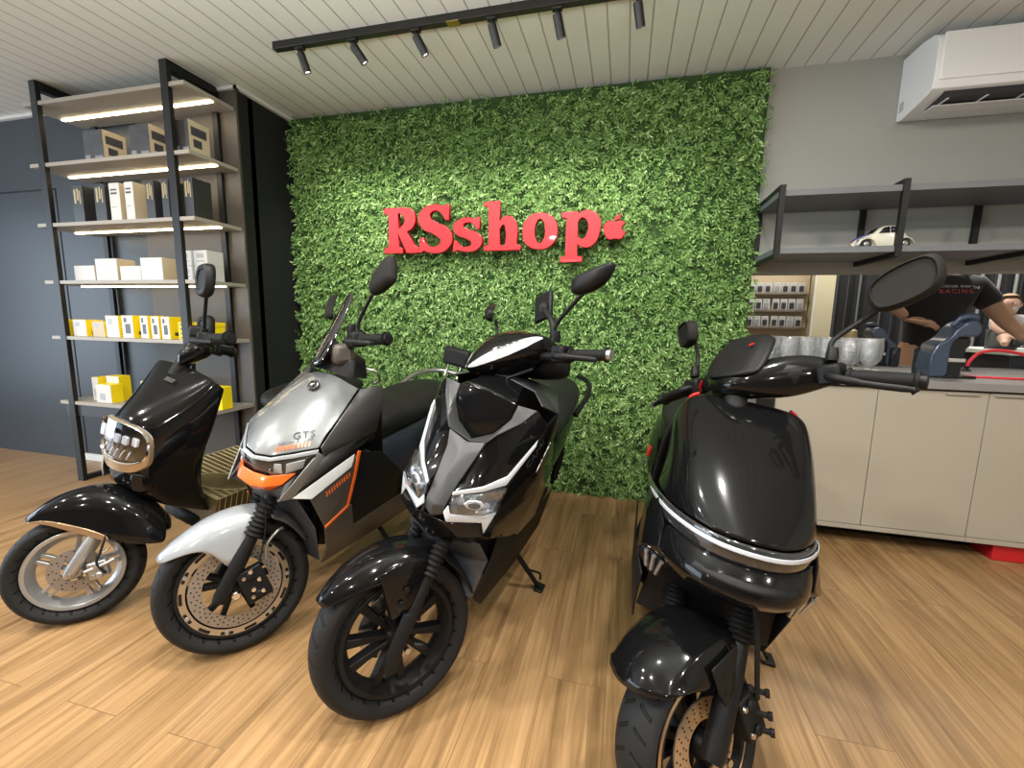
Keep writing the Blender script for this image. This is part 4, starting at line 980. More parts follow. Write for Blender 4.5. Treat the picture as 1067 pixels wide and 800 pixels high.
# ================================================================= BLACK RETRO SCOOTER (far left)
s1 = Scoot(-1.947, 1.07, 3, 14, -46, 'glossy black retro scooter with a large bronze rimmed headlamp, beside the display shelving'); R1 = .199
G = s1.root
sh = grid('front_shield', [
 [(-.338,0,.938),(-.333,.08,.937),(-.320,.138,.932),(-.330,.166,.920),(-.352,.176,.900)],
 [(-.332,0,.934),(-.327,.08,.933),(-.313,.136,.927),(-.325,.165,.914),(-.350,.178,.890)],
 [(-.258,0,.872),(-.258,.07,.871),(-.262,.128,.866),(-.290,.166,.852),(-.338,.180,.838)],
 [(-.178,0,.812),(-.182,.068,.809),(-.200,.124,.790),(-.256,.162,.760),(-.322,.180,.750)],
 [(-.106,0,.760),(-.112,.065,.752),(-.150,.120,.718),(-.218,.147,.692),(-.307,.174,.672)],
 [(-.096,0,.680),(-.102,.065,.676),(-.138,.122,.656),(-.203,.142,.622),(-.296,.158,.602)],
 [(-.100,0,.590),(-.105,.070,.586),(-.128,.120,.576),(-.200,.118,.532),(-.297,.138,.540)],
 [(-.108,0,.498),(-.112,.065,.494),(-.130,.112,.484),(-.220,.108,.432),(-.332,.142,.436)],
 [(-.145,0,.465),(-.152,.06,.455),(-.180,.098,.425),(-.254,.116,.372),(-.376,.159,.325)],
 [(-.22,0,.44),(-.225,.05,.43),(-.25,.08,.40),(-.30,.10,.36),(-.38,.12,.32)]], M_gloss, G, sub=2, thick=.006, crease_rows=(0,))
# leg shield back and lower cowl
grid('inner_leg_shield', [[(-.352,0,.928),(-.352,.10,.925),(-.356,.172,.895)],[(-.375,0,.80),(-.365,.11,.80),(-.335,.174,.80)],[(-.350,0,.60),(-.345,.10,.60),(-.305,.152,.60)],[(-.355,0,.45),(-.355,.10,.45),(-.330,.138,.445)],[(-.385,0,.32),(-.385,.11,.32),(-.378,.152,.318)]], M_satin, G, sub=2, thick=.005)
def hl(a, w, h, z0, dx=0., e=2.7, drop=0.):
    c, s_ = cos(a), sin(a); y = w*math.copysign(abs(c)**(2/e), c); z = z0 + h*math.copysign(abs(s_)**(2/e), s_)
    return (-.084 + dx - (y/.118)**2*.042 - abs(z-.67)*.10, y, z)
N_ = 40; An = [2*pi*k/N_ for k in range(N_)]
def lamp_ring(name, rows, m, parent):
    bm = bmesh.new(); R = [[bm.verts.new(hl(a,*r)) for a in An] for r in rows]
    for i in range(len(R)-1):
        for k in range(N_): bm.faces.new((R[i][k], R[i][(k+1)%N_], R[i+1][(k+1)%N_], R[i+1][k]))
    return fin(name, bm, m, parent, sharp=40)
bz = lamp_ring('headlight_bezel', [(.124,.099,.664,-.010),(.124,.098,.664,.000),(.1225,.096,.665,.005),(.1205,.080,.684,.006),(.118,.078,.685,.0)], mat('champagne trim', (.46,.36,.24), .3, metal=.7), G)
lamp_ring('bezel_edge', [(.1225,.082,.6835,.006),(.1200,.0795,.684,.010),(.1175,.0775,.685,.006)], M_chr, bz)
bm = bmesh.new(); vs = [bm.verts.new(hl(a,.118,.078,.685,-.014)) for a in An]; bm.faces.new(vs)
lp = fin('headlight', bm, mat('lamp bowl', (.20,.215,.235), .4, metal=.3), bz, smooth=False)
bm = bmesh.new(); R_ = [[bm.verts.new(hl(a,.1175*q,.0775*q,.685,.002+.007*(1-q*q))) for a in An] for q in (1,.8,.5,.2)]
for i in range(3):
    for k in range(N_): bm.faces.new((R_[i][k], R_[i][(k+1)%N_], R_[i+1][(k+1)%N_], R_[i+1][k]))
bm.faces.new(R_[-1]); fin('headlight_glass', bm, M_lens, bz)
for y in (-.074,-.028,.012,.046,.078):
    r = .020 if y < -.01 else .0145
    bm = bmesh.new(); prism(bm, rrect(r*1.9, r*2.2, .006), .010, Matrix.Translation((-.094-(y/.118)**2*.042, y, .698)) @ V((1,0,.1)).to_track_quat('Z','Y').to_matrix().to_4x4())
    fin('led_cell', bm, M_lamp, bz, mods=[BEV(.002)])
for k in range(6):
    y = -.06+.024*k
    tube('chrome_slat', [(-.090-(y/.118)**2*.04,y-.010,.624),(-.088-(y/.118)**2*.04,y+.012,.662)], .0034, M_chr, bz, n=6)
for sd in (1,-1):
    grid('turn_signal', [[(-.101,.074*sd,.578),(-.116,.104*sd,.573),(-.160,.116*sd,.563)],[(-.099,.076*sd,.540),(-.114,.110*sd,.535),(-.158,.118*sd,.527)],[(-.106,.072*sd,.500),(-.120,.100*sd,.494),(-.160,.106*sd,.487)]], M_lamp if sd < 0 else M_gloss, G, mirror=False, sub=2, thick=.004)
# name badge: row of small bright bars
bq = basis((-.268,0,.8925), (0,1,0), V((-.8,0,.62)))
bm = bmesh.new()
for x, w in ((-.024,.008),(-.013,.008),(-.001,.009),(.011,.009)):
    for dz in (-.008,.006): bx(bm, (x,dz,0), (x+w,dz+.0026,.002), M=bq)
    bx(bm, (x,-.008,0), (x+.0024,.0086,.002), M=bq); bx(bm, (x+w-.0024,-.008,0), (x+w,.0086,.002), M=bq)
nb = fin('name_badge', bm, M_chr, sh, smooth=False)
# steering head
hd = body_tube('headset_cover', [(-.305,.955,.035,.03),(-.335,.985,.05,.045),(-.385,1.005,.055,.045),(-.43,1.015,.04,.03)], M_gloss, G, e=2.6); s1.S(hd)
tr_ = grid('chrome_trim', [[(-.305,-.052,.985),(-.345,-.078,.995)],[(-.297,-.035,.965),(-.325,-.080,.965)],[(-.30,-.02,.942),(-.33,-.07,.938)]], M_chr, G, mirror=False, sub=1, thick=.003); s1.S(tr_)
cl = tube('steering_column', [(-.30,0,.90),(-.36,0,1.02)], .028, M_satin, G, n=16); s1.S(cl)
ip = box('instrument_pod', (-.41,-.035,1.055), (-.35,.035,1.105), M_satin, G, .012); s1.S(ip)
hb = tube('handlebar', [(-.425,-.23,1.029),(-.40,-.10,1.035),(-.375,0,1.03),(-.40,.10,1.035),(-.425,.23,1.029)], .012, M_satin, G, smoothp=6); s1.S(hb)
s1.grips(.232,.345,-.427,1.029,-.492,1.024, r=.021)
s1.mirror((-.412,.205,1.05),(-.413,.225,1.10),(-.424,.288,1.185), [(-.030,-.058),(.020,-.060),(.044,-.035),(.048,.025),(.030,.055),(-.018,.058),(-.042,.036),(-.046,-.026)], (-.432,.30,1.236), (.92,.45,.05), (0,0,1), depth=.030, right=(.80,.58,.05), rs=(.02,.03,-.09), rings_=((.96,-.004),(1,0),(1,.010),(.93,.022),(.86,.026),(.62,.026),(.58,.022)))
for k in range(4):
    h = tube('cable', [(-.40,.05-.03*k,1.02),(-.33,.03-.025*k,.995-.01*k),(-.325,.01-.015*k,.93),(-.36,0,.90)], .0045, M_matte, G, n=8, smoothp=5); s1.S(h)
# floor, seat, tail
body_tube('floor_board', [(-.34,.25,.13,.045),(-.5,.245,.165,.045),(-.75,.245,.165,.045),(-.85,.26,.15,.05)], M_satin, G, e=5)
M_mat = mat('bronze floor mat', (.105,.080,.034), .42, metal=.3); M_rib = mat('pale rib', (.40,.34,.19), .4, metal=.2)
fmat = box('floor_mat', (-.80,-.185,.262), (-.375,.185,.395), M_mat, G, .004)
bm = bmesh.new()
for k in range(15):
    x = -.388-.0285*k; tb(bm, [(x,-.1855,.268),(x,-.1855,.3955),(x,.1855,.3955),(x,.1855,.268)], .0022, 6)
tb(bm, [(-.79,-.1855,.3955),(-.378,-.1855,.3955),(-.378,.1855,.3955),(-.79,.1855,.3955)], .0022, 6)
fin('rib_pattern', bm, M_rib, fmat)
TP = Matrix.Translation((-.490,.075,.092)) @ Matrix.Rotation(2.1,4,'Z') @ Matrix.Diagonal((.122,.070,1,1))
lathe('foot_pad', [(0,.3085),(.92,.3085),(1,.3065),(1,.303)], M_mat, fmat, M=TP, n=40)
lathe('pad_edge', [(.985,.3085),(1.025,.3085),(1.025,.3045),(.985,.3045)], M_rib, fmat, M=TP, n=40, closed=True)
body_tube('rear_body', [(-.78,.42,.13,.13),(-.86,.50,.15,.19),(-1.05,.56,.165,.16),(-1.30,.60,.14,.12),(-1.50,.63,.08,.07)], M_gloss, G, e=3)
body_tube('seat', [(-.78,.685,.09,.03),(-.86,.70,.135,.045),(-1.05,.715,.145,.045),(-1.3,.735,.135,.045),(-1.46,.745,.09,.03)], M_seat, G, e=3)
lathe('tail_light', [(0,0),(.04,0),(.045,.01),(.03,.02),(0,.024)], M_red2, G, M=rotto((-1,0,.1),(-1.50,0,.63)), n=20)
# wheel, fork, mudguard
s1.wheel(0, R1, .140, .045, True, 'thin', M_alum, disc=(M_disc, .040, .076, .032, [(.048,12,.0022,0),(.058,12,.0026,.13),(.068,12,.0026,0)], None))
s1.fork((-.075,.072,.345),(.006,.084,.195), .013,.020, M_matte, M_alum, up_len=.06)
s1.caliper((-.076,.088,.205), M_alum, (.055,.034,.06), .2)
s1.hose([(-.10,.095,.33),(-.085,.11,.27),(-.075,.112,.23),(-.10,.11,.19)], .004)
s1.hose([(-.12,.10,.235),(-.09,.108,.222),(-.04,.105,.205)], .0065, M_alum, 'brake_cable_end')
mg = [[(.132,0,.404),(.130,.012,.401),(.126,.022,.394),(.121,.028,.387)],[(.088,0,.452),(.084,.036,.440),(.074,.052,.412),(.066,.056,.386)],[(.030,0,.487),(.028,.052,.470),(.018,.077,.422),(.008,.080,.357)],
 [(-.040,0,.503),(-.040,.062,.485),(-.045,.089,.425),(-.052,.091,.331)],[(-.100,0,.501),(-.100,.064,.482),(-.102,.096,.422),(-.108,.099,.297)],[(-.160,0,.478),(-.160,.060,.458),(-.162,.096,.402),(-.172,.100,.276)],[(-.222,0,.422),(-.222,.055,.406),(-.224,.086,.352),(-.236,.096,.263)],[(-.270,0,.340),(-.268,.046,.331),(-.268,.076,.302),(-.269,.088,.259)]]
f1 = grid('front_mudguard', mg, M_gloss, G, sub=2, thick=.004); s1.S(f1)
for sd in (1,-1):
    rows = []
    for r, up in ((mg[0],.6),(mg[1],.5),(mg[2],.36),(mg[3],.25),(mg[4],.17)):
        a, b = V(r[3]), V(r[2]); o_ = V((.0015,.0028*1,0))
        rows.append([tuple(V((p.x+.001,(p.y+.0032)*sd,p.z))) for p in (a-(b-a)*.02, a+(b-a)*up*.5, a+(b-a)*up)])
    t = grid('bronze_trim', rows, M_bronze, f1, mirror=False, sub=2, thick=.003)
s1.wheel(-1.27, R1, .140, .047, False, 'thin', M_alum)
s1.rear(-1.27, R1)
s1.stand((-.55,.11,.25),(-.64,.27,.066))
# ================================================================= SILVER GREY SPORT SCOOTER (second from the left)
s2 = Scoot(-1.264, 1.113, 6, 11, -39.5, 'silver grey scooter with orange nose trim and a tall smoked screen, second from the left'); R2 = .2275
G = s2.root
# hood
H = {'a0':(-.312,0,.934),'a1':(-.310,.055,.928),'a2':(-.335,.118,.902),
     'b0':(-.185,0,.846),'b1':(-.178,.052,.840),'b1o':(-.197,.097,.829),'b2':(-.217,.143,.815),
     'm0':(-.095,0,.775),'m1':(-.092,.05,.766),'m1o':(-.122,.100,.770),'m2':(-.155,.152,.772),
     'c0':(-.022,0,.699),'c1':(-.034,.054,.704),'c1o':(-.075,.103,.720),'c2':(-.125,.156,.738)}
hood = shell('hood', H, 'a0 a1 b1 b0; a1 a2 b2 b1o b1; b0 b1 m1 m0; b1 b1o m1o m1; b1o b2 m2 m1o; m0 m1 c1 c0; m1 m1o c1o c1; m1o m2 c2 c1o', M_silv, G, thick=.006, bev=.004)
# brow under the hood edge
W = {'c0':(-.018,0,.694),'c1':(-.030,.055,.699),'c1o':(-.071,.106,.715),'c2':(-.123,.160,.734),
     'd0':(-.012,0,.682),'d1':(-.024,.057,.687),'d1o':(-.066,.109,.701),'d2':(-.119,.162,.720)}
shell('brow_trim', W, 'c0 c1 d1 d0; c1 c1o d1o d1; c1o c2 d2 d1o', M_silv2, G, thick=.005, bev=.002)
# headlight band
B = {'d0':(-.026,0,.682),'d1':(-.038,.057,.686),'d1o':(-.078,.105,.700),'d2':(-.122,.156,.718),
     'e0':(-.034,0,.632),'e1':(-.044,.055,.634),'e1o':(-.066,.096,.640),'e2':(-.112,.132,.652)}
band = shell('headlight', B, 'd0 d1 e1 e0; d1 d1o e1o e1; d1o d2 e2 e1o', M_smoke, G, thick=.006, bev=.002)
for sd in (1,-1):
    y = lambda v: v*sd
    for nm, pts, m in (('lamp_insert', [(-.036,y(.030),.676),(-.050,y(.088),.684),(-.056,y(.090),.650),(-.040,y(.035),.644)], M_refl),
                       ('lamp_insert', [(-.058,y(.100),.686),(-.100,y(.136),.702),(-.100,y(.128),.668),(-.062,y(.098),.652)], M_refl)):
        plate(nm, [(p_[0]+.007,p_[1]*1.02,p_[2]-.002) for p_ in (pts if sd < 0 else pts[::-1])], .003, m, band, bev=.001)
    lathe('lamp_projector', [(0,0),(.012,0),(.013,.006),(.009,.009),(0,.010)], M_lens, band, M=rotto((.9,sd*.35,.05),(-.040,sd*.066,.653)), n=14)
# orange mouth
O = {'o1':(-.020,0,.634),'o1b':(-.026,.055,.636),'o2':(-.078,.120,.650),'o3':(-.048,.098,.612),'o3b':(-.010,.056,.602),'o4':(-.038,.062,.582),'o5':(-.022,0,.574),'o0':(-.006,0,.594)}
shell('nose_trim', O, 'o1 o1b o3b o0; o1b o2 o3 o3b; o0 o3b o4 o5; o3b o3 o4', M_org, G, thick=.006, bev=.003)
# chin and inner front panel
K = {'o5':(-.030,0,.576),'o4':(-.044,.063,.583),'o3':(-.054,.10,.612),'s':(-.030,.108,.572),'k0':(-.055,0,.545),'k1':(-.060,.06,.550),'k2':(-.050,.118,.560),'o2':(-.085,.118,.645),
     'l0':(-.15,0,.40),'l1':(-.14,.10,.42),'n0':(-.20,0,.27),'n1':(-.19,.13,.275)}
shell('chin_panel', K, 'o5 o4 k1 k0; o4 o3 k2 k1; o3 s k2; o2 s o3', M_greyp, G, thick=.005)
K2 = {'k0':(-.12,0,.54),'k1':(-.11,.10,.545),'l0':(-.17,0,.40),'l1':(-.165,.15,.42),'n0':(-.215,0,.265),'n1':(-.205,.15,.27)}
shell('splash_panel', K2, 'k0 k1 l1 l0; l0 l1 n1 n0', mat('blue grey plastic', (.05,.058,.072), .4), G, thick=.006)
# side panels
Q = {'a2':(-.343,.120,.899),'t':(-.403,.170,.920),'s2':(-.414,.176,.842),'s3':(-.384,.182,.742),'s4':(-.140,.166,.708),'c2':(-.130,.157,.738),'b2':(-.220,.145,.815)}
shell('side_panel', Q, 'a2 t s2 b2; b2 s2 s3 c2; c2 s3 s4', M_grey, G, thick=.006, bev=.003)
Z = {'c2':(-.124,.160,.722),'s4':(-.146,.169,.706),'q':(-.062,.131,.566),'p':(-.020,.112,.566)}
shell('side_strip', Z, 'c2 s4 q p', M_silv2 if False else mat('warm grey paint', (.27,.26,.25), .3, metal=.5, coat=.5), G, thick=.006, bev=.003)
Y = {'a':(-.060,.131,.569),'b':(-.276,.187,.682),'c':(-.263,.191,.636),'d':(-.110,.166,.560)}
shell('side_flash', Y, 'a b c d', mat('white grey paint', (.62,.63,.63), .25, coat=.7), G, thick=.005, bev=.002)
X = {'s4':(-.142,.162,.704),'s3':(-.384,.178,.738),'ol':(-.290,.183,.684),'b':(-.276,.183,.678),'a':(-.062,.127,.566)}
shell('side_infill', X, 's4 s3 ol b a', M_grey, G, thick=.004, bev=0)
D = {'d':(-.108,.160,.560),'c':(-.262,.186,.634),'o1':(-.288,.186,.676),'o2':(-.282,.188,.58),'o3':(-.264,.188,.478),'o4':(-.168,.184,.436),'g':(-.196,.180,.335),'h':(-.198,.162,.262),
     'w1':(-.300,.185,.47),'w2':(-.335,.180,.365),'w3':(-.62,.178,.372),'f1':(-.60,.17,.252),'f2':(-.90,.165,.248),'w4':(-.90,.17,.36)}
shell('lower_side_panel', D, 'd c o2 o3 o4; c o1 o2; o4 o3 w1 w2 g; g w2 f1 h; w2 w3 f1; w3 w4 f2 f1', mat('bronze grey paint', (.085,.078,.066), .36, metal=.35, coat=.3), G, thick=.006, bev=.003)
shell('orange_line', {'a':(-.286,.191,.690),'b':(-.279,.193,.60),'c':(-.262,.193,.482),'d':(-.165,.188,.440),'a2':(-.304,.191,.688),'b2':(-.294,.193,.594),'c2':(-.276,.193,.472),'d2':(-.168,.188,.428)}, 'a b b2 a2; b c c2 b2; c d d2 c2', M_org, G, thick=.004, bev=.0015)
shell('side_window', {'a':(-.300,.182,.68),'b':(-.300,.184,.47),'c':(-.335,.178,.368),'d':(-.62,.176,.374),'e':(-.62,.176,.50),'f':(-.45,.178,.64)}, 'a b c d e f', M_satin, G, thick=.004, bev=.001)
# stripe graphics on the left lower facet of the hood
p1, p2_, pm_ = V(H['c1']), V(H['c2']), V(H['m1'])
ux = (p2_-p1).normalized(); nz = ux.cross(pm_-p1).normalized(); nz = nz if nz.z > 0 else -nz; vy = nz.cross(ux)
o_ = p1 + ux*.012 + vy*.010 + nz*.0035
bm = bmesh.new()
for k in range(10):
    bm.faces.new([bm.verts.new(o_+ux*(.0108*k+a)+vy*b) for a, b in ((0,0),(.0062,0),(.0125,.015),(.0063,.015))])
shrink(fin('stripe_graphic', bm, M_org, hood, smooth=False), hood, .0025)
shrink(text('lettering', 'GTS', .034, basis(o_+ux*.088+vy*.041, ux, vy), mat('black decal', (.02,.02,.022), .4), hood, extrude=0, shear=.15, spacing=1.2), hood, .003)
shrink(text('lettering', 'ELECTRIC SCOOTER', .0115, basis(o_+ux*.064+vy*.0225, ux, vy), MATS['black decal'], hood, extrude=0, shear=.15), hood, .003)
# round badge
n_ = V((.75,0,.66)).normalized()
bd = lathe('badge', [(0,-.004),(.021,-.004),(.021,.002),(.018,.0035),(.0165,.002),(0,.002)], M_pblk, hood, M=rotto(n_, (-.24,0,.897)), n=28)
lathe('badge_ring', [(.0195,.0025),(.0165,.0038),(.0162,.0028)], M_chr, bd, M=rotto(n_, (-.24,0,.897)), n=28)
bm = bmesh.new(); q = basis(V((-.24,0,.897))+n_*.0028, (0,1,0), n_.cross(V((0,1,0))))
tb(bm, [q @ V(t) for t in ((-.009,-.006,0),(.0,.008,0),(.009,-.002,0),(.0,-.009,0),(-.005,.002,0))], .0016, 6)
fin('badge_mark', bm, M_chr, bd)
bm = bmesh.new()
o_ = V((-.150,.1745,.575)); ux = (V((-.262,.192,.634))-o_).normalized(); vy = V((0,-.1,1)); vy = (vy-ux*vy.dot(ux)).normalized()
for k in range(10): bm.faces.new([bm.verts.new(o_+ux*(.0112*k+a)+vy*b+V((0,.0035,0))) for a, b in ((0,-.024),(.005,-.024),(.011,-.006),(.006,-.006))])
fin('stripe_graphic', bm, M_org, G, smooth=False, recalc=False)
# rear of the front bay, tunnel and floor
shell('inner_fairing', {'a0':(-.315,0,.93),'a2':(-.345,.115,.898),'t':(-.405,.165,.915),'b0':(-.42,0,.80),'b1':(-.47,.14,.80),'c0':(-.50,0,.55),'c1':(-.52,.15,.55)}, 'a0 a2 t b1 b0; b0 b1 c1 c0', M_satin, G, thick=.006)
body_tube('floor_tunnel', [(-.21,.37,.12,.11),(-.35,.38,.155,.12),(-.6,.37,.165,.11),(-.9,.36,.16,.11)], M_satin, G, e=5)
body_tube('under_seat_body', [(-.455,.50,.115,.13),(-.55,.52,.135,.15),(-.8,.56,.16,.14),(-1.1,.62,.15,.11),(-1.30,.68,.11,.07),(-1.38,.70,.06,.03)], mat('slate blue plastic', (.035,.042,.055), .4), G, e=4)
lathe('badge', [(0,0),(.014,0),(.014,.003),(0,.004)], M_chr, G, M=rotto((.95,.3,.1),(-.452,.055,.60)), n=18)
grid('seat', [[(-.425,0,.70),(-.425,.06,.695),(-.43,.10,.67),(-.45,.105,.62),(-.46,0,.60)],
              [(-.50,0,.775),(-.50,.09,.765),(-.50,.135,.73),(-.50,.135,.64),(-.50,0,.62)],
              [(-.66,0,.79),(-.66,.10,.78),(-.66,.15,.745),(-.66,.145,.66),(-.66,0,.64)],
              [(-.80,0,.775),(-.80,.11,.768),(-.80,.155,.74),(-.80,.15,.68),(-.80,0,.66)],
              [(-.90,0,.80),(-.90,.11,.79),(-.90,.15,.76),(-.90,.145,.70),(-.90,0,.69)],
              [(-1.10,0,.81),(-1.10,.10,.80),(-1.10,.135,.775),(-1.10,.13,.73),(-1.10,0,.72)],
              [(-1.20,0,.79),(-1.20,.06,.785),(-1.20,.08,.77),(-1.20,.08,.75),(-1.20,0,.74)]], M_seat, G, thick=0, sub=2)
tube('grab_rail', [(-.98,.15,.73),(-1.15,.15,.795),(-1.30,.10,.82),(-1.34,0,.822),(-1.30,-.10,.82),(-1.15,-.15,.795),(-.98,-.15,.73)], .012, M_alum, G, smoothp=6)
for y in (-.04,.04): tube('backrest_post', [(-1.30,y,.80),(-1.33,y,.86),(-1.335,y,.93)], .008, M_chr, G)
b_ = box('backrest', (-1.36,-.085,.865), (-1.315,.085,.975), M_seat, G, .02)
plate('tail_light', [(-1.385,-.07,.72),(-1.385,.07,.72),(-1.395,.05,.68),(-1.395,-.05,.68)], .02, M_red2, G)
# windscreen
scr = grid('windscreen', [[(-.262,0,.960),(-.268,.045,.960),(-.290,.072,.958)],[(-.300,0,1.03),(-.306,.045,1.03),(-.325,.075,1.025)],[(-.350,0,1.12),(-.355,.045,1.118),(-.370,.070,1.11)],[(-.398,0,1.205),(-.400,.032,1.20),(-.408,.050,1.192)],[(-.418,0,1.242),(-.420,.018,1.238),(-.424,.028,1.228)]],
    thin_glass('smoked acrylic', (.13,.12,.105), .06, white=0), G, sub=2, thick=.004); s2.S(scr)
shell('dash_cowl', {'a':(-.30,0,.945),'b':(-.32,.09,.935),'c':(-.40,.11,.935),'d':(-.42,0,.95),'a1':(-.33,0,1.01),'b1':(-.345,.075,1.0),'c1':(-.41,.08,1.0),'d1':(-.42,0,1.02)}, 'a b b1 a1; b c c1 b1; c d d1 c1; a1 b1 c1 d1', M_satin, G, thick=0, bev=.012)
hb = tube('handlebar', [(-.40,-.215,1.035),(-.40,-.12,1.03),(-.375,0,1.02),(-.40,.12,1.03),(-.40,.215,1.035)], .0135, M_satin, G, smoothp=6); s2.S(hb)
ck = box('instrument_pod', (-.41,-.085,.955), (-.33,.085,1.035), mat('brown grey plastic', (.085,.075,.062), .42), G, .02); s2.S(ck)
ph = box('phone_clamp', (-.40,.10,1.04), (-.375,.145,1.10), M_satin, G, .006); s2.S(ph)
s2.grips(.225,.345,-.398,1.036,-.441,1.030, r=.0185)
s2.mirror((-.395,.20,1.05),(-.392,.208,1.10),(-.425,.262,1.185), [(-.055,-.045),(-.02,-.058),(.052,-.030),(.062,-.002),(.052,.055),(.03,.062),(-.03,.015)], (-.452,.315,1.238), (.9,.35,.15), (0,0,1), depth=.03, m=mat('brown black plastic', (.013,.012,.011), .7, spec=.2))
tube('key_cable', [(-.40,.06,.96),(-.42,.12,.96),(-.44,.13,.925),(-.43,.11,.905)], .004, M_stl, G, smoothp=5)
# front wheel, fork, mudguard
s2.wheel(0, R2, .166, .047, True, 'pairs', M_satin, disc=(M_disc, .096, .133, .034, [(.102,26,.0026,0),(.109,26,.0026,.12),(.116,26,.0026,0),(.124,26,.0026,.12)], (.139,.164)))
s2.fork((-.050,.089,.398),(.052,.092,.212), .019,.0235, M_satin, M_satin, bellow=.125)
f2 = grid('front_mudguard', [[(.208,0,.370),(.206,.018,.366),(.20,.030,.358),(.196,.034,.352)],[(.165,0,.413),(.162,.04,.405),(.150,.062,.388),(.144,.068,.376)],[(.10,0,.455),(.097,.05,.445),(.088,.076,.41),(.082,.080,.385)],
   [(.055,0,.474),(.053,.053,.463),(.050,.080,.42),(.044,.084,.345)],[(.01,0,.486),(.008,.055,.474),(.006,.082,.43),(.018,.086,.305)],[(-.035,0,.489),(-.036,.055,.478),(-.034,.082,.44),(-.008,.086,.315)],[(-.072,0,.486),(-.072,.052,.476),(-.072,.078,.445),(-.066,.083,.41)]], M_silv2, G, sub=2, thick=.004); s2.S(f2)
for c in ((-.022,.087,.37),(-.006,.088,.335)):
    b = lathe('mudguard_bolt', [(0,0),(.0085,0),(.0075,.005),(0,.006)], M_chr, f2, M=rotto((.1,1,0),c), n=12)
f3 = grid('rear_mudguard', [[(-.10,0,.475),(-.10,.05,.465),(-.10,.065,.44)],[(-.155,0,.455),(-.155,.05,.445),(-.15,.065,.42)],[(-.195,0,.41),(-.193,.05,.402),(-.185,.065,.38)],[(-.228,0,.345),(-.224,.045,.342),(-.215,.06,.33)]], M_grey, G, sub=2, thick=.004); s2.S(f3)
s2.caliper((-.048,.092,.245), M_satin, (.075,.034,.11), .35)
s2.hose([(-.09,.125,.50),(-.085,.12,.42),(-.075,.11,.36),(-.06,.105,.29)], .0025, M_matte)
s2.hose([(-.14,.07,.40),(-.12,.085,.395),(-.09,.09,.36),(-.085,.088,.31)], .005, M_alum, 'caliper_bracket')
s2.wheel(-1.29, R2, .166, .05, False, 'pairs', M_satin)
s2.rear(-1.29, R2)
s2.stand((-.55,.12,.27),(-.62,.28,.062-.0))
grid('rear_hugger', [[(-1.29+.27*cos(a),0,R2+.27*sin(a)),(-1.29+.265*cos(a),.06,R2+.265*sin(a)),(-1.29+.25*cos(a),.075,R2+.25*sin(a))] for a in [radians(t) for t in (40,70,100,130,160)]], M_satin, G, sub=1, thick=.004)

for sd in (1,-1):
    b = lathe('axle_bolt', [(0,0),(.013,0),(.013,.006),(.010,.010),(0,.011)], M_chr, G, M=rotto((0,sd,0),(.004,sd*.113,R2)), n=14); s2.S(b)
for c in ((-.038,.112,.292),(-.062,.112,.262),(-.045,.112,.232),(-.072,.112,.222)):
    b = lathe('caliper_bolt', [(0,0),(.008,0),(.007,.005),(0,.006)], M_chr, G, M=rotto((0,1,0),c), n=12); s2.S(b)
# ================================================================= BLACK SPORT SCOOTER (third)
s3 = Scoot(-.643, 1.04, 5, 15.7, -41.5, 'glossy black sport scooter with white trimmed twin headlamps and a phone holder on its bars'); R3 = .231
G = s3.root
M_stripe = mat('graphite satin panel', (.042,.043,.045), .40, spec=.5, metal=.2)
# central ridge
T = {'n0':(.006,0,.628),'n0r':(-.004,.028,.640),'n1':(.006,0,.662),'n1r':(-.004,.030,.668),'p2':(-.036,0,.735),'p2r':(-.042,.036,.728),'p3':(-.078,0,.795),'p3r':(-.092,.047,.790),'p4':(-.118,0,.812),'p4r':(-.104,.057,.835),'p5':(-.112,.062,.868),'q4':(-.140,0,.818)}
ridge = shell('centre_ridge', T, 'n0 n0r n1r n1; n1 n1r p2r p2; p2 p2r p3r p3; p3 p3r p4r p4', M_stripe, G, thick=.008, bev=.003)
# cap in front of the handlebar
Cp = {'v':(-.146,0,.818),'l':(-.150,.052,.850),'m':(-.165,.085,.900),'t':(-.175,.090,.948),'tc':(-.170,0,.960),'c':(-.152,0,.895),'b':(-.30,.06,.975),'bc':(-.30,0,.985)}
shell('nose_cap', Cp, 'v l m c; c m t tc; tc t b bc', M_gloss, G, thick=.006, bev=.004)
Gr = {'p4r':(-.104,.058,.838),'p4':(-.130,0,.812),'l':(-.156,.056,.850),'v':(-.150,0,.812),'m':(-.170,.09,.902),'w':(-.165,.125,.905),'w2':(-.200,.150,.945),'t':(-.182,.094,.945),'p5':(-.112,.075,.862)}
shell('grey_collar', Gr, 'p4 p4r l v; p4r p5 m l; p5 w w2 t m', M_stripe, G, thick=.005, bev=.003)
# gloss cheeks between ridge and lamps
Ch = {'n1r':(-.010,.031,.668),'p2r':(-.050,.037,.724),'p3r':(-.100,.048,.786),'p4r':(-.112,.058,.832),'p5':(-.120,.076,.860),'w':(-.172,.126,.902),'w2':(-.205,.152,.942),
      'd0':(-.012,.040,.708),'d1':(-.075,.095,.722),'d2':(-.130,.136,.750),'d3':(-.200,.170,.850),'d4':(-.235,.184,.905),'mid':(-.115,.098,.800)}
shell('front_cheek', Ch, 'n1r d0 p2r; p2r d0 d1 p3r; p3r d1 d2 mid; p3r mid p4r; p4r mid p5; p5 mid w; mid d2 d3 w; w d3 d4 w2', M_gloss, G, thick=.005, bev=.004)
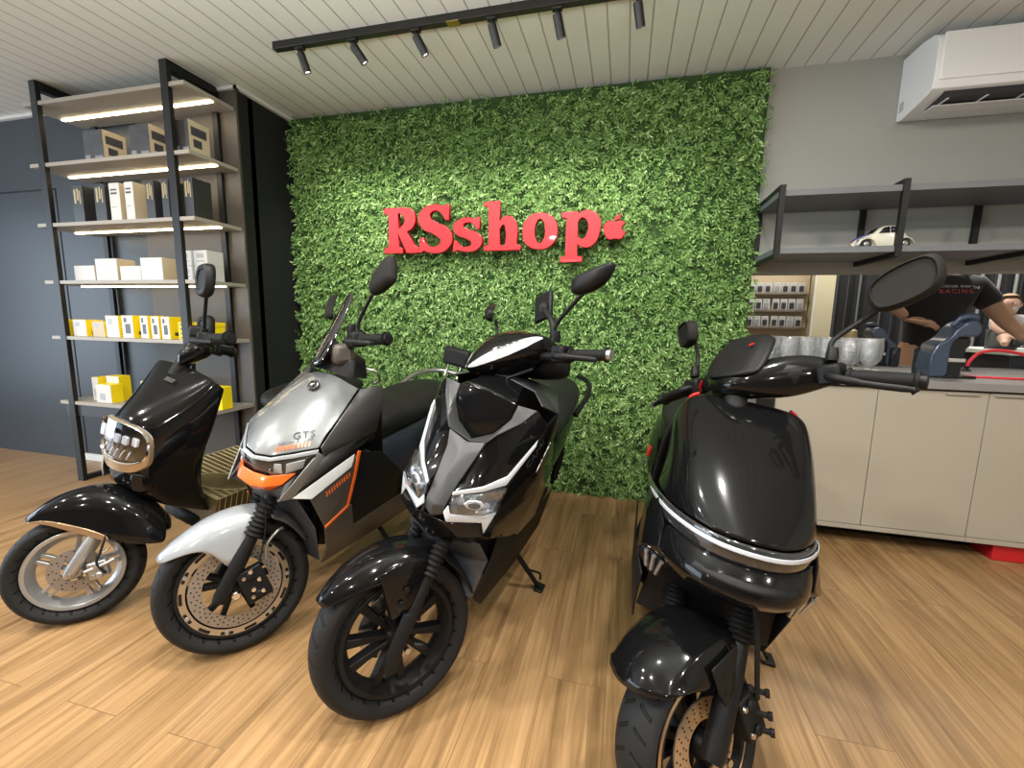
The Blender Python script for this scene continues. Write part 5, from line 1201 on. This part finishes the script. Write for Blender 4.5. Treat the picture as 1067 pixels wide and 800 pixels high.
# white light strips: upper blade and lower hook
for sd in (1,-1):
    f = lambda *p: (p[0], p[1]*sd, p[2])
    U = {'a':f(-.008,.040,.712),'b':f(-.072,.097,.728),'c':f(-.128,.139,.758),'d':f(-.208,.175,.862),'e':f(-.199,.177,.844),'g':f(-.122,.144,.733),'h':f(-.070,.100,.713),'i':f(-.006,.041,.702)}
    shell('daytime_light', U, 'a b h i; b c g h; c d e g' if sd > 0 else 'i h b a; h g c b; g e d c', M_lamp, G, mirror=False, thick=.006, bev=.002)
    Lw = {'a':f(.003,.030,.652),'b':f(.004,.046,.630),'c':f(-.060,.123,.632),'d':f(-.066,.135,.600),'e':f(-.074,.150,.668),'g':f(-.058,.124,.652),'h':f(-.002,.050,.652),'i':f(-.001,.038,.674)}
    shell('lower_light_strip', Lw, 'i a h; a b h; h b c g; g c d e' if sd > 0 else 'h a i; h b a; g c b h; e d c g', M_lamp, G, mirror=False, thick=.006, bev=.002)
    bk = shell('headlight', {'a':f(-.016,.038,.702),'b':f(-.080,.098,.712),'c':f(-.128,.142,.726),'e':f(-.086,.146,.668),'g':f(-.068,.120,.650),'h':f(-.016,.050,.652),'i':f(-.012,.040,.672)}, 'a b c e g h i' if sd > 0 else 'i h g e c b a', mat('dark lamp bowl', (.13,.14,.15), .35, metal=.3), G, mirror=False, thick=.003, bev=0)
    n_ = V((.8,sd*.58,.1)).normalized(); c0 = V(f(-.052,.088,.680))
    q = basis(c0+n_*.004, V((0,0,1)).cross(n_), (0,0,1))
    bm = bmesh.new(); prism(bm, [(-.030,.0),(-.018,.012),(0,.015),(.018,.012),(.030,0),(.018,-.012),(0,-.015),(-.018,-.012)], .006, q); fin('lamp_surround', bm, M_lamp, bk, mods=[BEV(.002)])
    bm = bmesh.new(); prism(bm, [(.018*cos(a),.0095*sin(a)) for a in [2*pi*k/16 for k in range(16)]], .009, q); fin('lamp_projector', bm, mat('projector glass', (.06,.065,.075), .08, coat=1.), bk, mods=[BEV(.002)])
    for dy, dz in ((-.038,.006),(.036,-.002)):
        c1 = c0 + V((-.58*sd*sd,0,0))*0 + q.to_3x3() @ V((dy,dz,0)); lathe('side_lamp', [(0,0),(.010,0),(.011,.004),(0,.006)], M_refl, bk, M=rotto(n_, c1+n_*.002), n=12)
    shell('headlight_glass', {'a':f(-.006,.040,.700),'b':f(-.068,.104,.712),'c':f(-.118,.150,.728),'e':f(-.074,.152,.668),'g':f(-.056,.126,.650),'h':f(-.004,.052,.652),'i':f(0,.042,.674)}, 'a b c e g h i' if sd > 0 else 'i h g e c b a', M_lens, bk, mirror=False, thick=.002, bev=0)
# lower lip
Lp = {'a':(-.004,0,.622),'b':(.000,.045,.624),'c':(-.058,.118,.628),'d':(-.066,.136,.592),'e':(-.100,.152,.575),'l0':(-.030,0,.548),'l1':(-.038,.075,.575),'l2':(-.082,.128,.580),'k0':(-.075,0,.520),'k1':(-.10,.09,.53),'k2':(-.15,.142,.546)}
shell('nose_lip', Lp, 'a b l1 l0; b c d l1; l1 d l2; d e l2; l0 l1 k1 k0; l1 l2 k2 k1; l2 e k2', M_gloss, G, thick=.005, bev=.004)
# outer cheeks and flanks
Fk = {'d4':(-.236,.184,.905),'d3':(-.206,.176,.850),'c':(-.130,.148,.728),'e':(-.078,.151,.665),'l':(-.098,.153,.577),'k':(-.155,.148,.546),'s3':(-.324,.190,.639),'s4':(-.56,.190,.64),'s1':(-.33,.198,.85),'s0':(-.30,.192,.93),'sl':(-.372,.172,.455),'sl2':(-.56,.182,.45)}
shell('front_flank', Fk, 'd4 d3 s1 s0; d3 c s3 s1; c e l k s3; s3 s4 s1; k sl s3; s3 sl sl2 s4', M_gloss, G, thick=.006, bev=.003)
for sd in (1,): 
    MT = basis((-.232,.1945,.806), V((-.35,.05,.62)), V((-.6,.1,-.5)))
    tx = text('lettering', 'CAPRI', .036, basis((-.245,.1975,.80), V((-.45,.06,.80)), V((.80,.10,.45))), mat('silver decal', (.7,.7,.72), .3), G, extrude=.0008, shear=.2)
# splash panel and inner legshield
shell('splash_panel', {'k0':(-.10,0,.53),'k1':(-.12,.12,.535),'l0':(-.17,0,.42),'l1':(-.20,.14,.44),'n0':(-.19,0,.30),'n1':(-.16,.13,.325),'m0':(-.24,0,.25),'m1':(-.24,.14,.25)}, 'k0 k1 l1 l0; l0 l1 n1 n0; n0 n1 m1 m0', mat('blue grey plastic', (.05,.058,.072), .4), G, thick=.006)
shell('lower_flank', {'k':(-.20,.150,.53),'sl':(-.372,.174,.455),'n1':(-.158,.140,.325),'m1':(-.24,.150,.25),'f1':(-.55,.165,.235),'f2':(-.90,.165,.235),'g1':(-.56,.176,.45),'g2':(-.90,.172,.42),'l1':(-.200,.148,.44)}, 'k sl l1; l1 sl g1 m1 n1; m1 g1 f1; g1 g2 f2 f1', M_matte, G, thick=.006, bev=.003)
shell('inner_leg_shield', {'a':(-.30,0,.985),'b':(-.31,.10,.970),'c':(-.25,.150,.950),'d':(-.36,.185,.915),'e':(-.50,.130,.955),'g':(-.46,0,.97),'h':(-.50,.15,.72),'i':(-.50,0,.72),'j':(-.52,.15,.40),'k':(-.52,0,.40),'l':(-.40,.19,.68)}, 'a b e g; b c d e; g e h i; e d l h; i h j k; h l j', M_stripe, G, thick=.006, bev=.006)
body_tube('floor_tunnel', [(-.28,.37,.12,.11),(-.40,.39,.155,.12),(-.65,.37,.165,.11),(-.95,.36,.16,.11)], M_matte, G, e=5)
body_tube('rear_body', [(-.52,.52,.12,.12),(-.62,.56,.15,.16),(-.85,.62,.165,.14),(-1.10,.68,.15,.11),(-1.35,.75,.11,.075),(-1.50,.79,.06,.03)], M_gloss, G, e=3)
grid('seat', [[(-.52,0,.66),(-.52,.06,.66),(-.53,.10,.64),(-.54,.10,.60),(-.55,0,.58)],[(-.60,0,.765),(-.60,.09,.755),(-.60,.13,.72),(-.60,.13,.66),(-.60,0,.65)],[(-.78,0,.785),(-.78,.10,.775),(-.78,.15,.75),(-.78,.15,.70),(-.78,0,.69)],[(-.92,0,.80),(-.92,.11,.79),(-.92,.15,.765),(-.92,.145,.72),(-.92,0,.71)],[(-1.0,0,.85),(-1.0,.11,.84),(-1.0,.145,.815),(-1.0,.14,.76),(-1.0,0,.75)],[(-1.2,0,.865),(-1.2,.10,.855),(-1.2,.13,.835),(-1.2,.125,.79),(-1.2,0,.78)],[(-1.33,0,.86),(-1.33,.05,.855),(-1.33,.07,.84),(-1.33,.07,.82),(-1.33,0,.81)]], M_seat, G, thick=0, sub=2)
for sd in (1,-1): tube('grab_rail', [(-1.02,sd*.15,.76),(-1.18,sd*.16,.84),(-1.34,sd*.12,.87),(-1.42,sd*.05,.87)], .013, M_satin, G, smoothp=5)
plate('tail_light', [(-1.50,-.06,.80),(-1.50,.06,.80),(-1.51,.045,.765),(-1.51,-.045,.765)], .02, M_red2, G)
# handlebar cowl
cw = grid('handlebar_cowl', [[(-.212,0,1.004),(-.214,.008,1.002),(-.219,.012,.994),(-.226,.001,.984)],[(-.242,0,1.064),(-.250,.042,1.042),(-.262,.055,1.008),(-.262,.001,.964)],[(-.302,0,1.116),(-.312,.080,1.080),(-.330,.108,1.028),(-.330,.001,.958)],[(-.383,0,1.143),(-.392,.108,1.110),(-.412,.152,1.044),(-.412,.001,.965)],[(-.45,0,1.125),(-.455,.112,1.100),(-.475,.160,1.044),(-.475,.001,.975)]], M_gloss, G, sub=2, thick=.005, crease_cols=(2,)); s3.S(cw)
for sd in (1,-1):
    d = grid('cowl_light_strip', [[(-.208,.004*sd,1.004),(-.212,.010*sd,.996)],[(-.246,.043*sd,1.040),(-.256,.055*sd,1.016)],[(-.306,.083*sd,1.077),(-.322,.106*sd,1.048)],[(-.388,.112*sd,1.106),(-.396,.124*sd,1.094)],[(-.418,.118*sd,1.104),(-.420,.121*sd,1.100)]], M_lamp, G, mirror=False, sub=2, thick=.004)
    sd_ = shrink(d, cw, .002); s3.S(d)
rc = body_tube('handlebar_rear_cover', [(-.42,1.03,.14,.055),(-.50,1.02,.135,.06),(-.57,1.01,.11,.045)], M_satin, G, e=3.5); s3.S(rc)
cl = tube('steering_column', [(-.28,0,.93),(-.36,0,1.02)], .03, M_matte, G, n=16); s3.S(cl)
hb = tube('handlebar', [(-.43,-.235,1.044),(-.42,-.12,1.04),(-.42,.12,1.04),(-.43,.235,1.044)], .0135, M_satin, G, smoothp=6); s3.S(hb)
s3.grips(.232,.345,-.430,1.045,-.466,1.046, end=M_alum)
s3.mirror((-.418,.178,1.095),(-.418,.180,1.140),(-.440,.272,1.225), [(-.062,-.020),(-.050,-.040),(.0,-.036),(.045,-.012),(.066,.022),(.062,.036),(.03,.030),(-.03,.014),(-.058,.0)], (-.418,.325,1.250), (.95,.25,.1), (0,0,1), depth=.030, right=(.75,-.55,.1), rs=(0,.07,-.05))
pm = box('phone_holder', (-.006,-.042,-.046), (.010,.042,.046), M_satin, G, .005); pm.matrix_basis = Matrix.Translation((-.458,.065,1.203)) @ Matrix.Rotation(.25,4,'X') @ Matrix.Rotation(-.2,4,'Y'); s3.S(pm)
pa = tube('phone_holder_arm', [(-.418,.165,1.10),(-.425,.15,1.145),(-.435,.10,1.185),(-.448,.075,1.2)], .010, M_satin, G, smoothp=4); s3.S(pa)
lathe('arm_joint', [(0,0),(.016,0),(.016,.014),(0,.016)], M_satin, pa, M=rotto((1,.3,.1),(-.446,.085,1.196)), n=14)
for k in range(3):
    h = tube('cable', [(-.40,.09-.05*k,1.0),(-.31,.06-.04*k,.965),(-.27,.03-.03*k,.94),(-.30,.0,.90)], .005, M_matte, G, n=8, smoothp=5); s3.S(h)
# wheel, fork, mudguard
s3.wheel(0, R3, .163, .050, True, 'flared', M_satin, disc=(M_stl, .055, .095, -.040, [(.066,16,.003,0),(.082,16,.003,.2)], None))
s3.fork((-.063,.086,.415),(.048,.090,.195), .017,.019, M_satin, M_satin, bellow=.115)
f3_ = grid('front_mudguard', [[(.214,0,.384),(.212,.014,.381),(.206,.026,.376),(.200,.034,.370)],[(.170,0,.435),(.167,.036,.428),(.158,.056,.412),(.150,.064,.400)],[(.095,0,.479),(.092,.050,.470),(.088,.076,.448),(.082,.086,.430)],[(.045,0,.493),(.042,.055,.484),(.038,.080,.462),(.034,.090,.420)],
  [(-.01,0,.500),(-.01,.057,.492),(-.01,.082,.472),(-.008,.092,.430)],[(-.06,0,.496),(-.06,.055,.488),(-.06,.080,.470),(-.058,.090,.445)],[(-.11,0,.480),(-.11,.05,.472),(-.11,.07,.455),(-.11,.08,.44)]], M_gloss, G, sub=2, thick=.004, crease_cols=(2,)); s3.S(f3_)
tbm = shell('fork_guard', {'a':(.078,.094,.452),'b':(.062,.096,.40),'c':(.040,.094,.322),'d':(-.012,.096,.345),'e':(-.060,.094,.462),'g':(.01,.095,.475)}, 'a b c d e g', M_gloss, G, thick=.006, bev=.003); s3.S(tbm)
tbm2 = bpy.data.objects.get('fork_guard.001')
if tbm2: s3.S(tbm2)
for c in ((.005,.1,.40),(.018,.1,.365)):
    b = lathe('guard_bolt', [(0,0),(.008,0),(.007,.004),(0,.005)], M_satin, tbm, M=rotto((0,1,0),c), n=12)
pl = shell('fork_shoe', {'a':(.058,.104,.235),'b':(.050,.106,.20),'c':(.062,.104,.175),'d':(.030,.106,.185),'e':(.006,.108,.26),'g':(-.015,.106,.33),'h':(.012,.104,.335)}, 'a c d e; a e g h', M_matte, G, thick=.012, bev=.003, mirror=True); s3.S(pl)
pl2 = bpy.data.objects.get('fork_shoe.001')
if pl2: s3.S(pl2)
f4 = grid('rear_mudguard', [[(-.12,0,.47),(-.12,.05,.462),(-.12,.065,.44)],[(-.175,0,.43),(-.172,.05,.42),(-.168,.065,.40)],[(-.215,0,.37),(-.212,.05,.362),(-.205,.065,.345)],[(-.235,0,.32),(-.232,.045,.315),(-.224,.06,.30)]], M_matte, G, sub=2, thick=.004); s3.S(f4)
rcal = s3.caliper((-.07,-.075,.27), mat('red caliper', (.5,.01,.015), .35), (.05,.034,.07), .3)
s3.hose([(-.02,.098,.24),(-.04,.106,.235),(-.05,.098,.225)], .008, M_satin, 'speed_sensor')
s3.wheel(-1.30, R3, .163, .052, False, 'flared', M_satin)
s3.rear(-1.30, R3)
s3.stand((-.60,.13,.26),(-.690,.275,.083))
# ================================================================= BLACK ROUNDED SCOOTER (right, nearest)
s4 = Scoot(.170, .960, 3.2, 8.6, -47, 'large glossy black scooter with a rounded front and thin light bar, nearest the counter'); R4 = .192
G = s4.root
sh4 = grid('front_hood', [
 [(-.350,0,.926),(-.346,.085,.925),(-.338,.134,.915),(-.341,.158,.892),(-.357,.165,.860)],
 [(-.330,0,.924),(-.327,.088,.922),(-.319,.140,.909),(-.328,.163,.880),(-.353,.169,.845)],
 [(-.235,0,.885),(-.235,.088,.883),(-.241,.145,.868),(-.272,.166,.834),(-.335,.171,.800)],
 [(-.122,0,.820),(-.123,.092,.817),(-.138,.140,.802),(-.200,.162,.770),(-.316,.168,.740)],
 [(-.022,0,.742),(-.025,.090,.739),(-.056,.138,.726),(-.148,.165,.708),(-.288,.172,.692)],
 [(.040,0,.698),(.026,.072,.695),(-.052,.134,.690),(-.132,.166,.686),(-.278,.178,.668)]], M_gloss, G, sub=3, thick=.006)
bt = [(.048,0,.694),(.033,.072,.692),(-.046,.136,.687),(-.126,.170,.684),(-.30,.189,.652),(-.52,.190,.612)]
lb = [(.056,0,.672),(.040,.074,.670),(-.042,.140,.665),(-.125,.176,.662),(-.30,.193,.634),(-.52,.191,.603)]
bb = [(.052,0,.650),(.036,.073,.648),(-.044,.138,.643),(-.126,.173,.642),(-.30,.190,.622),(-.52,.189,.598)]
bar = grid('light_bar', list(map(list, zip(*[bt, lb, bb]))) and [[bt[i] for i in range(6)],[lb[i] for i in range(6)],[bb[i] for i in range(6)]], mat('smoked light bar', (.022,.023,.025), .10, coat=1.), G, sub=2, thick=.006)
grid('light_bar_line', [[(p[0]+.002,p[1]*1.008,p[2]+.013) for p in lb[:5]],[(p[0]+.004,p[1]*1.01,p[2]+.004) for p in lb[:5]]], mat('pale light line', (.42,.44,.48), .2, coat=.6), bar, sub=2, thick=.002)
Cn = grid('chin_cowl', [[(.050,0,.652),(.034,.072,.650),(-.030,.130,.645),(-.085,.158,.644)],[(.085,0,.622),(.066,.080,.618),(-.010,.138,.612),(-.070,.162,.608)],[(.088,0,.598),(.068,.082,.596),(-.010,.140,.588),(-.066,.160,.582)],[(.058,0,.562),(.040,.078,.562),(-.020,.122,.552),(-.066,.140,.552)],[(.00,0,.545),(-.01,.07,.545),(-.05,.11,.535),(-.09,.125,.530)],[(-.06,0,.53),(-.06,.07,.53),(-.09,.10,.52),(-.14,.12,.50)]], M_gloss, G, sub=2, thick=.005, crease_rows=(2,))
grid('intake_lip', [[(.073,0,.632),(.056,.060,.630),(.020,.105,.626)],[(.092,0,.617),(.073,.062,.615),(.030,.112,.611)],[(.079,0,.612),(.060,.062,.610),(.020,.110,.606)]], M_satin, Cn, sub=2, thick=.004)
# side blades with bright vent bars
for sd in (1,-1):
    f = lambda *p: (p[0], p[1]*sd, p[2])
    P = {'a':f(-.150,.176,.672),'b':f(-.070,.162,.640),'c':f(-.052,.160,.590),'d':f(-.058,.122,.552),'o':f(-.094,.193,.566),'t':f(-.112,.157,.478),'q':f(-.200,.196,.500),'h':f(-.30,.196,.56),'i':f(-.29,.192,.645)}
    o1 = 'a b c o; c d o; o q h; a o h i'
    fl_ = shell('side_blade', P, o1 if sd > 0 else ';'.join(' '.join(z.split()[::-1]) for z in o1.split(';')), M_gloss, G, mirror=False, thick=.006, bev=.004)
    o2 = 'd t o; o t q'
    bt_ = shell('vent_recess', {**P, 'd':f(-.068,.122,.546),'o':f(-.106,.188,.560),'t':f(-.118,.155,.480)}, o2 if sd > 0 else ';'.join(' '.join(z.split()[::-1]) for z in o2.split(';')), M_satin, fl_, mirror=False, thick=.004, bev=0)
    for k in range(3):
        t = k/2; a = V(f(-.093,.181,.553))*(1-t) + V(f(-.074,.143,.543))*t; b = V(f(-.110,.172,.506))*(1-t) + V(f(-.100,.147,.496))*t
        tube('vent_bar', [tuple(a),tuple(b)], .0058, M_alum, fl_, n=8)
# lower body
shell('splash_panel', {'k0':(-.12,0,.53),'k1':(-.15,.145,.50),'l0':(-.18,0,.42),'l1':(-.19,.155,.44),'n0':(-.20,0,.32),'n1':(-.21,.165,.335)}, 'k0 k1 l1 l0; l0 l1 n1 n0', M_matte, G, thick=.006)
shell('lower_flank', {'g':(-.225,.192,.472),'e':(-.150,.176,.455),'n1':(-.212,.172,.332),'h':(-.30,.196,.56),'i':(-.29,.192,.640),'j':(-.38,.188,.62),'k':(-.40,.185,.40),'f1':(-.55,.175,.25),'m':(-.24,.165,.27),'f2':(-.95,.175,.25),'g1':(-.60,.185,.34),'g2':(-.95,.185,.34)}, 'e g k n1; g h j k; h i j; n1 k g1 f1 m; g1 g2 f2 f1', M_satin, G, thick=.006, bev=.003)
grid('inner_leg_shield', [[(-.360,0,.915),(-.360,.10,.910),(-.356,.172,.85)],[(-.43,0,.80),(-.42,.13,.80),(-.345,.188,.77)],[(-.45,0,.60),(-.44,.14,.60),(-.38,.188,.60)],[(-.46,0,.40),(-.45,.14,.40),(-.40,.185,.40)]], M_matte, G, sub=2, thick=.005)
tube('red_trim', [(-.352,.150,.880),(-.354,.166,.80),(-.338,.174,.735),(-.318,.176,.695)], .0045, mat('dark red lens', (.16,.012,.012), .2, coat=.5), G, n=8, smoothp=4)
for sd in (1,-1): tube('red_edge', [(-.364,.115*sd,.920),(-.365,.128*sd,.913),(-.366,.138*sd,.902)], .005, M_red2, G, n=8, smoothp=4)
body_tube('floor_board', [(-.36,.31,.15,.05),(-.5,.29,.18,.045),(-.75,.29,.18,.045),(-.88,.31,.16,.06)], M_matte, G, e=4)
body_tube('rear_body', [(-.78,.46,.13,.14),(-.86,.52,.16,.18),(-1.0,.55,.19,.16),(-1.2,.58,.185,.14),(-1.42,.62,.14,.10),(-1.56,.65,.08,.05)], M_gloss, G, e=3)
grid('seat', [[(-.70,0,.70),(-.70,.07,.70),(-.71,.11,.68),(-.72,.11,.65),(-.73,0,.64)],[(-.80,0,.775),(-.80,.10,.765),(-.80,.155,.735),(-.80,.155,.68),(-.80,0,.67)],[(-1.0,0,.785),(-1.0,.11,.775),(-1.0,.17,.745),(-1.0,.17,.69),(-1.0,0,.68)],[(-1.2,0,.80),(-1.2,.11,.79),(-1.2,.165,.76),(-1.2,.16,.70),(-1.2,0,.69)],[(-1.42,0,.80),(-1.42,.07,.79),(-1.42,.10,.77),(-1.42,.10,.73),(-1.42,0,.72)]], M_seat, G, thick=0, sub=2)
for sd in (1,-1):
    tl = shell('rear_marker', {'a':(-.965,.170*sd,.575),'b':(-.950,.178*sd,.535),'c':(-.985,.186*sd,.525),'d':(-1.0,.182*sd,.575)}, 'a b c d' if sd < 0 else 'd c b a', M_red2, G, mirror=False, thick=.008, bev=.002)
    for k in range(4): tube('rear_vent_bar', [(-.975-.012*k,.192*sd,.512-.004*k),(-.975-.012*k,.196*sd,.480-.004*k)], .0045, M_alum, G, n=8)
plate('tail_light', [(-1.57,-.08,.68),(-1.57,.08,.68),(-1.58,.06,.63),(-1.58,-.06,.63)], .02, M_red2, G)
# handlebar cover
cw = grid('handlebar_cowl', [
 [(-.335,0,1.020),(-.360,.06,1.026),(-.412,.115,1.034),(-.452,.165,1.022),(-.468,.205,.998)],
 [(-.305,0,1.005),(-.328,.06,1.008),(-.385,.115,1.012),(-.435,.165,1.004),(-.455,.207,.990)],
 [(-.285,0,.972),(-.308,.06,.970),(-.368,.115,.968),(-.425,.165,.972),(-.450,.207,.974)],
 [(-.300,0,.940),(-.325,.06,.934),(-.378,.110,.926),(-.430,.160,.940),(-.455,.205,.954)],
 [(-.345,0,.930),(-.36,.06,.926),(-.40,.11,.922),(-.445,.16,.936),(-.465,.205,.952)]], M_gloss, G, sub=3, thick=.005); s4.S(cw)
rc = body_tube('handlebar_rear_cover', [(-.345,.975,.10,.045),(-.43,.98,.175,.042),(-.50,.985,.15,.045),(-.54,.99,.10,.03)], M_satin, G, e=3.5); s4.S(rc)
fs = grid('fly_screen', [[(-.300,0,.998),(-.305,.045,.998),(-.325,.078,.996)],[(-.340,0,1.038),(-.344,.05,1.036),(-.362,.086,1.030)],[(-.385,0,1.080),(-.389,.05,1.078),(-.405,.085,1.068)],[(-.420,0,1.102),(-.424,.045,1.100),(-.440,.075,1.088)]], M_satin, G, sub=2, thick=.008, crease_cols=(1,), crease_rows=(0,3)); s4.S(fs)
q = basis((-.3735,.040,1.0735), (0,1,0), (-.66,0,.70)); bm = bmesh.new(); prism(bm, [(-.006,-.004),(.008,-.001),(.008,.005),(-.002,.003)], .0012, q); fin('red_mark', bm, M_red2, fs, smooth=False)
ra = tube('red_accent', [(-.318,-.085,.990),(-.326,-.098,.974),(-.335,-.105,.960)], [.002,.006,.002], M_red2, G, n=8); s4.S(ra)
cl = tube('steering_column', [(-.30,0,.86),(-.36,0,.98)], .03, M_matte, G, n=16); s4.S(cl)
s4.grips(.225,.352,-.436,.964,-.458,.938, r=.0175)
s4.mirror((-.440,.198,1.015),(-.456,.200,1.056),(-.520,.270,1.110), [(-.066,-.030),(-.052,-.044),(-.01,-.048),(.040,-.040),(.064,-.020),(.074,.014),(.068,.036),(.045,.046),(-.01,.043),(-.056,.026),(-.070,.0)], (-.495,.338,1.157), (.96,.10,.12), (0,-.22,1), depth=.034, right=(.75,-.55,.1), rs=(0,.03,.01), rings_=((.96,-.004),(1,0),(1.0,.012),(.93,.024),(.86,.027),(.80,.021),(.4,.020)), stem_r=.0065, m=mat('brown black plastic', (.013,.012,.011), .7, spec=.2))
# wheel, fork, mudguard
s4.wheel(0, R4, .143, .056, True, 'pairs', M_satin, disc=(mat('tan steel', (.50,.38,.26), .38, metal=.75), .055, .100, .040, [(.063,20,.0024,0),(.072,22,.0024,.1),(.082,24,.0026,0),(.092,26,.0026,.1)], None), rimlip=M_bronze)
s4.fork((-.096,.092,.405),(.047,.097,.215), .020,.025, M_satin, M_satin, bellow=.085)
m4 = grid('front_mudguard', [[(.168,0,.368),(.162,.040,.366),(.140,.080,.372),(.118,.098,.380),(.110,.100,.376)],[(.132,0,.420),(.126,.048,.414),(.100,.088,.402),(.080,.100,.388),(.074,.102,.372)],[(.060,0,.452),(.055,.058,.444),(.042,.090,.424),(.034,.102,.392),(.030,.104,.350)],[(-.02,0,.462),(-.022,.060,.454),(-.026,.092,.436),(-.028,.104,.410),(-.026,.106,.37)],[(-.08,0,.455),(-.08,.058,.447),(-.082,.088,.43),(-.084,.100,.41),(-.084,.102,.39)],[(-.15,0,.42),(-.15,.05,.412),(-.15,.078,.395),(-.15,.09,.375),(-.15,.09,.36)],[(-.20,0,.36),(-.20,.045,.352),(-.20,.07,.335),(-.20,.08,.32),(-.20,.08,.31)]], M_gloss, G, sub=2, thick=.004, crease_cols=(2,)); s4.S(m4)
for sd in (1,-1):
    tb4 = shell('fork_guard', {'a':(.030,.1085*sd,.40),'b':(.018,.111*sd,.345),'c':(.002,.110*sd,.315),'d':(-.03,.110*sd,.335),'e':(-.06,.1085*sd,.42)}, 'a b c d e' if sd > 0 else 'e d c b a', M_satin, G, mirror=False, thick=.005, bev=.002); s4.S(tb4)
    for c in ((-.012,.112*sd,.375),(-.003,.113*sd,.342)): lathe('guard_bolt', [(0,0),(.008,0),(.007,.004),(0,.005)], M_satin, tb4, M=rotto((0,sd,0),c), n=12)
s4.caliper((-.072,.095,.265), M_matte, (.06,.05,.10), .25)
s4.hose([(-.11,.13,.52),(-.10,.135,.44),(-.09,.13,.36),(-.085,.125,.30)], .0055)
for z in (.235,.270,.318):
    o_ = lathe('caliper_fitting', [(0,0),(.010,0),(.010,.008),(.006,.010),(.006,.030),(.009,.032),(.009,.040),(0,.041)], M_matte, G, M=rotto((-.55,.8,-.1), (-.078,.112,z)), n=10); s4.S(o_)
s4.wheel(-1.28, R4, .143, .058, False, 'pairs', M_satin)
s4.rear(-1.28, R4)
s4.stand((-.50,.15,.26),(-.575,.315,.055))
# ================================================================= CAMERA + LIGHT
cam = bpy.data.cameras.new('camera'); co = bpy.data.objects.new('camera', cam); COL.objects.link(co)
cam.sensor_fit = 'HORIZONTAL'; cam.sensor_width = 36; cam.lens = 458.4585*36/1067; cam.clip_start = .02; cam.clip_end = 60
yaw, pit, rol = -0.247421647, 0.142358931, -0.0181834264
fw = V((sin(yaw)*cos(pit), cos(yaw)*cos(pit), -sin(pit))); rt = V((cos(yaw), -sin(yaw), 0)); dn = fw.cross(rt)
r2 = cos(rol)*rt + sin(rol)*dn; d2 = -sin(rol)*rt + cos(rol)*dn
Mc = Matrix((r2, -d2, -fw)).transposed().to_4x4(); Mc.translation = V((0,0,1.12)); co.matrix_world = Mc
SC.camera = co
w = bpy.data.worlds.new('world'); SC.world = w; w.use_nodes = True
w.node_tree.nodes['Background'].inputs[0].default_value = (.62,.72,.9,1); w.node_tree.nodes['Background'].inputs[1].default_value = .6
def area(name, loc, target, size, power, col=(1,1,1), sy=None, shape='RECTANGLE', spread=pi):
    l = bpy.data.lights.new(name, 'AREA'); l.shape = shape; l.size = size; l.size_y = sy or size; l.energy = power; l.color = col; l.spread = spread
    o = bpy.data.objects.new(name, l); COL.objects.link(o); o.location = loc
    o.rotation_euler = (V(target)-V(loc)).to_track_quat('-Z','Y').to_euler(); return o
WARM = (1,.965,.90)
# round ceiling downlights of the shop floor
for i, (x, y) in enumerate([(-3.3,-.2),(-1.9,-.3),(-.4,-.3),(1.1,-.3),(2.4,.0),(-3.4,-1.9),(-1.2,-2.0),(1.2,-2.0),(-2.7,.45),(-.9,.75),(.45,.85)]):
    area('downlight', (x,y,ZC-.012), (x,y,0), .13, 28, WARM, shape='DISK')
# daylight from the glazed shopfront
area('shopfront_daylight', (-6.55,-.7,1.2), (0,.6,.9), 3.4, 130, (.72,.86,1), 2.0)
# uplight added as unseen fill for the ceiling
area('ceiling_fill', (-.7,.55,1.75), (-.7,.75,ZC), 2.6, 34, (.97,1,.97), .5)
# lamp added for the made-up room behind the opening
area('mirror_room_fill', (2.4,4.4,ZC-.02), (2.4,4.4,0), 1.6, 60, (1,.95,.88), 1.2)
area('board_fill', (1.1,4.0,ZC-.02), (1.1,4.6,1.2), .3, 16, (1,.95,.85))  # extra fill added to brighten the accessory board
for x in (-1.637,-1.348,-1.022,-.648,-.351,-.009):
    l = bpy.data.lights.new('track_spot', 'SPOT'); l.energy = 36; l.spot_size = radians(66); l.spot_blend = .8; l.shadow_soft_size = .025; l.color = (1,.97,.90)
    o = bpy.data.objects.new('track_spot', l); COL.objects.link(o); o.location = (x,2.09,2.335)
    o.rotation_euler = (V((x*1.25+.1,2.8,1.55))-V(o.location)).to_track_quat('-Z','Y').to_euler()
SC.view_settings.view_transform = 'Standard'
SC.view_settings.look = 'None'
SC.view_settings.exposure = .2
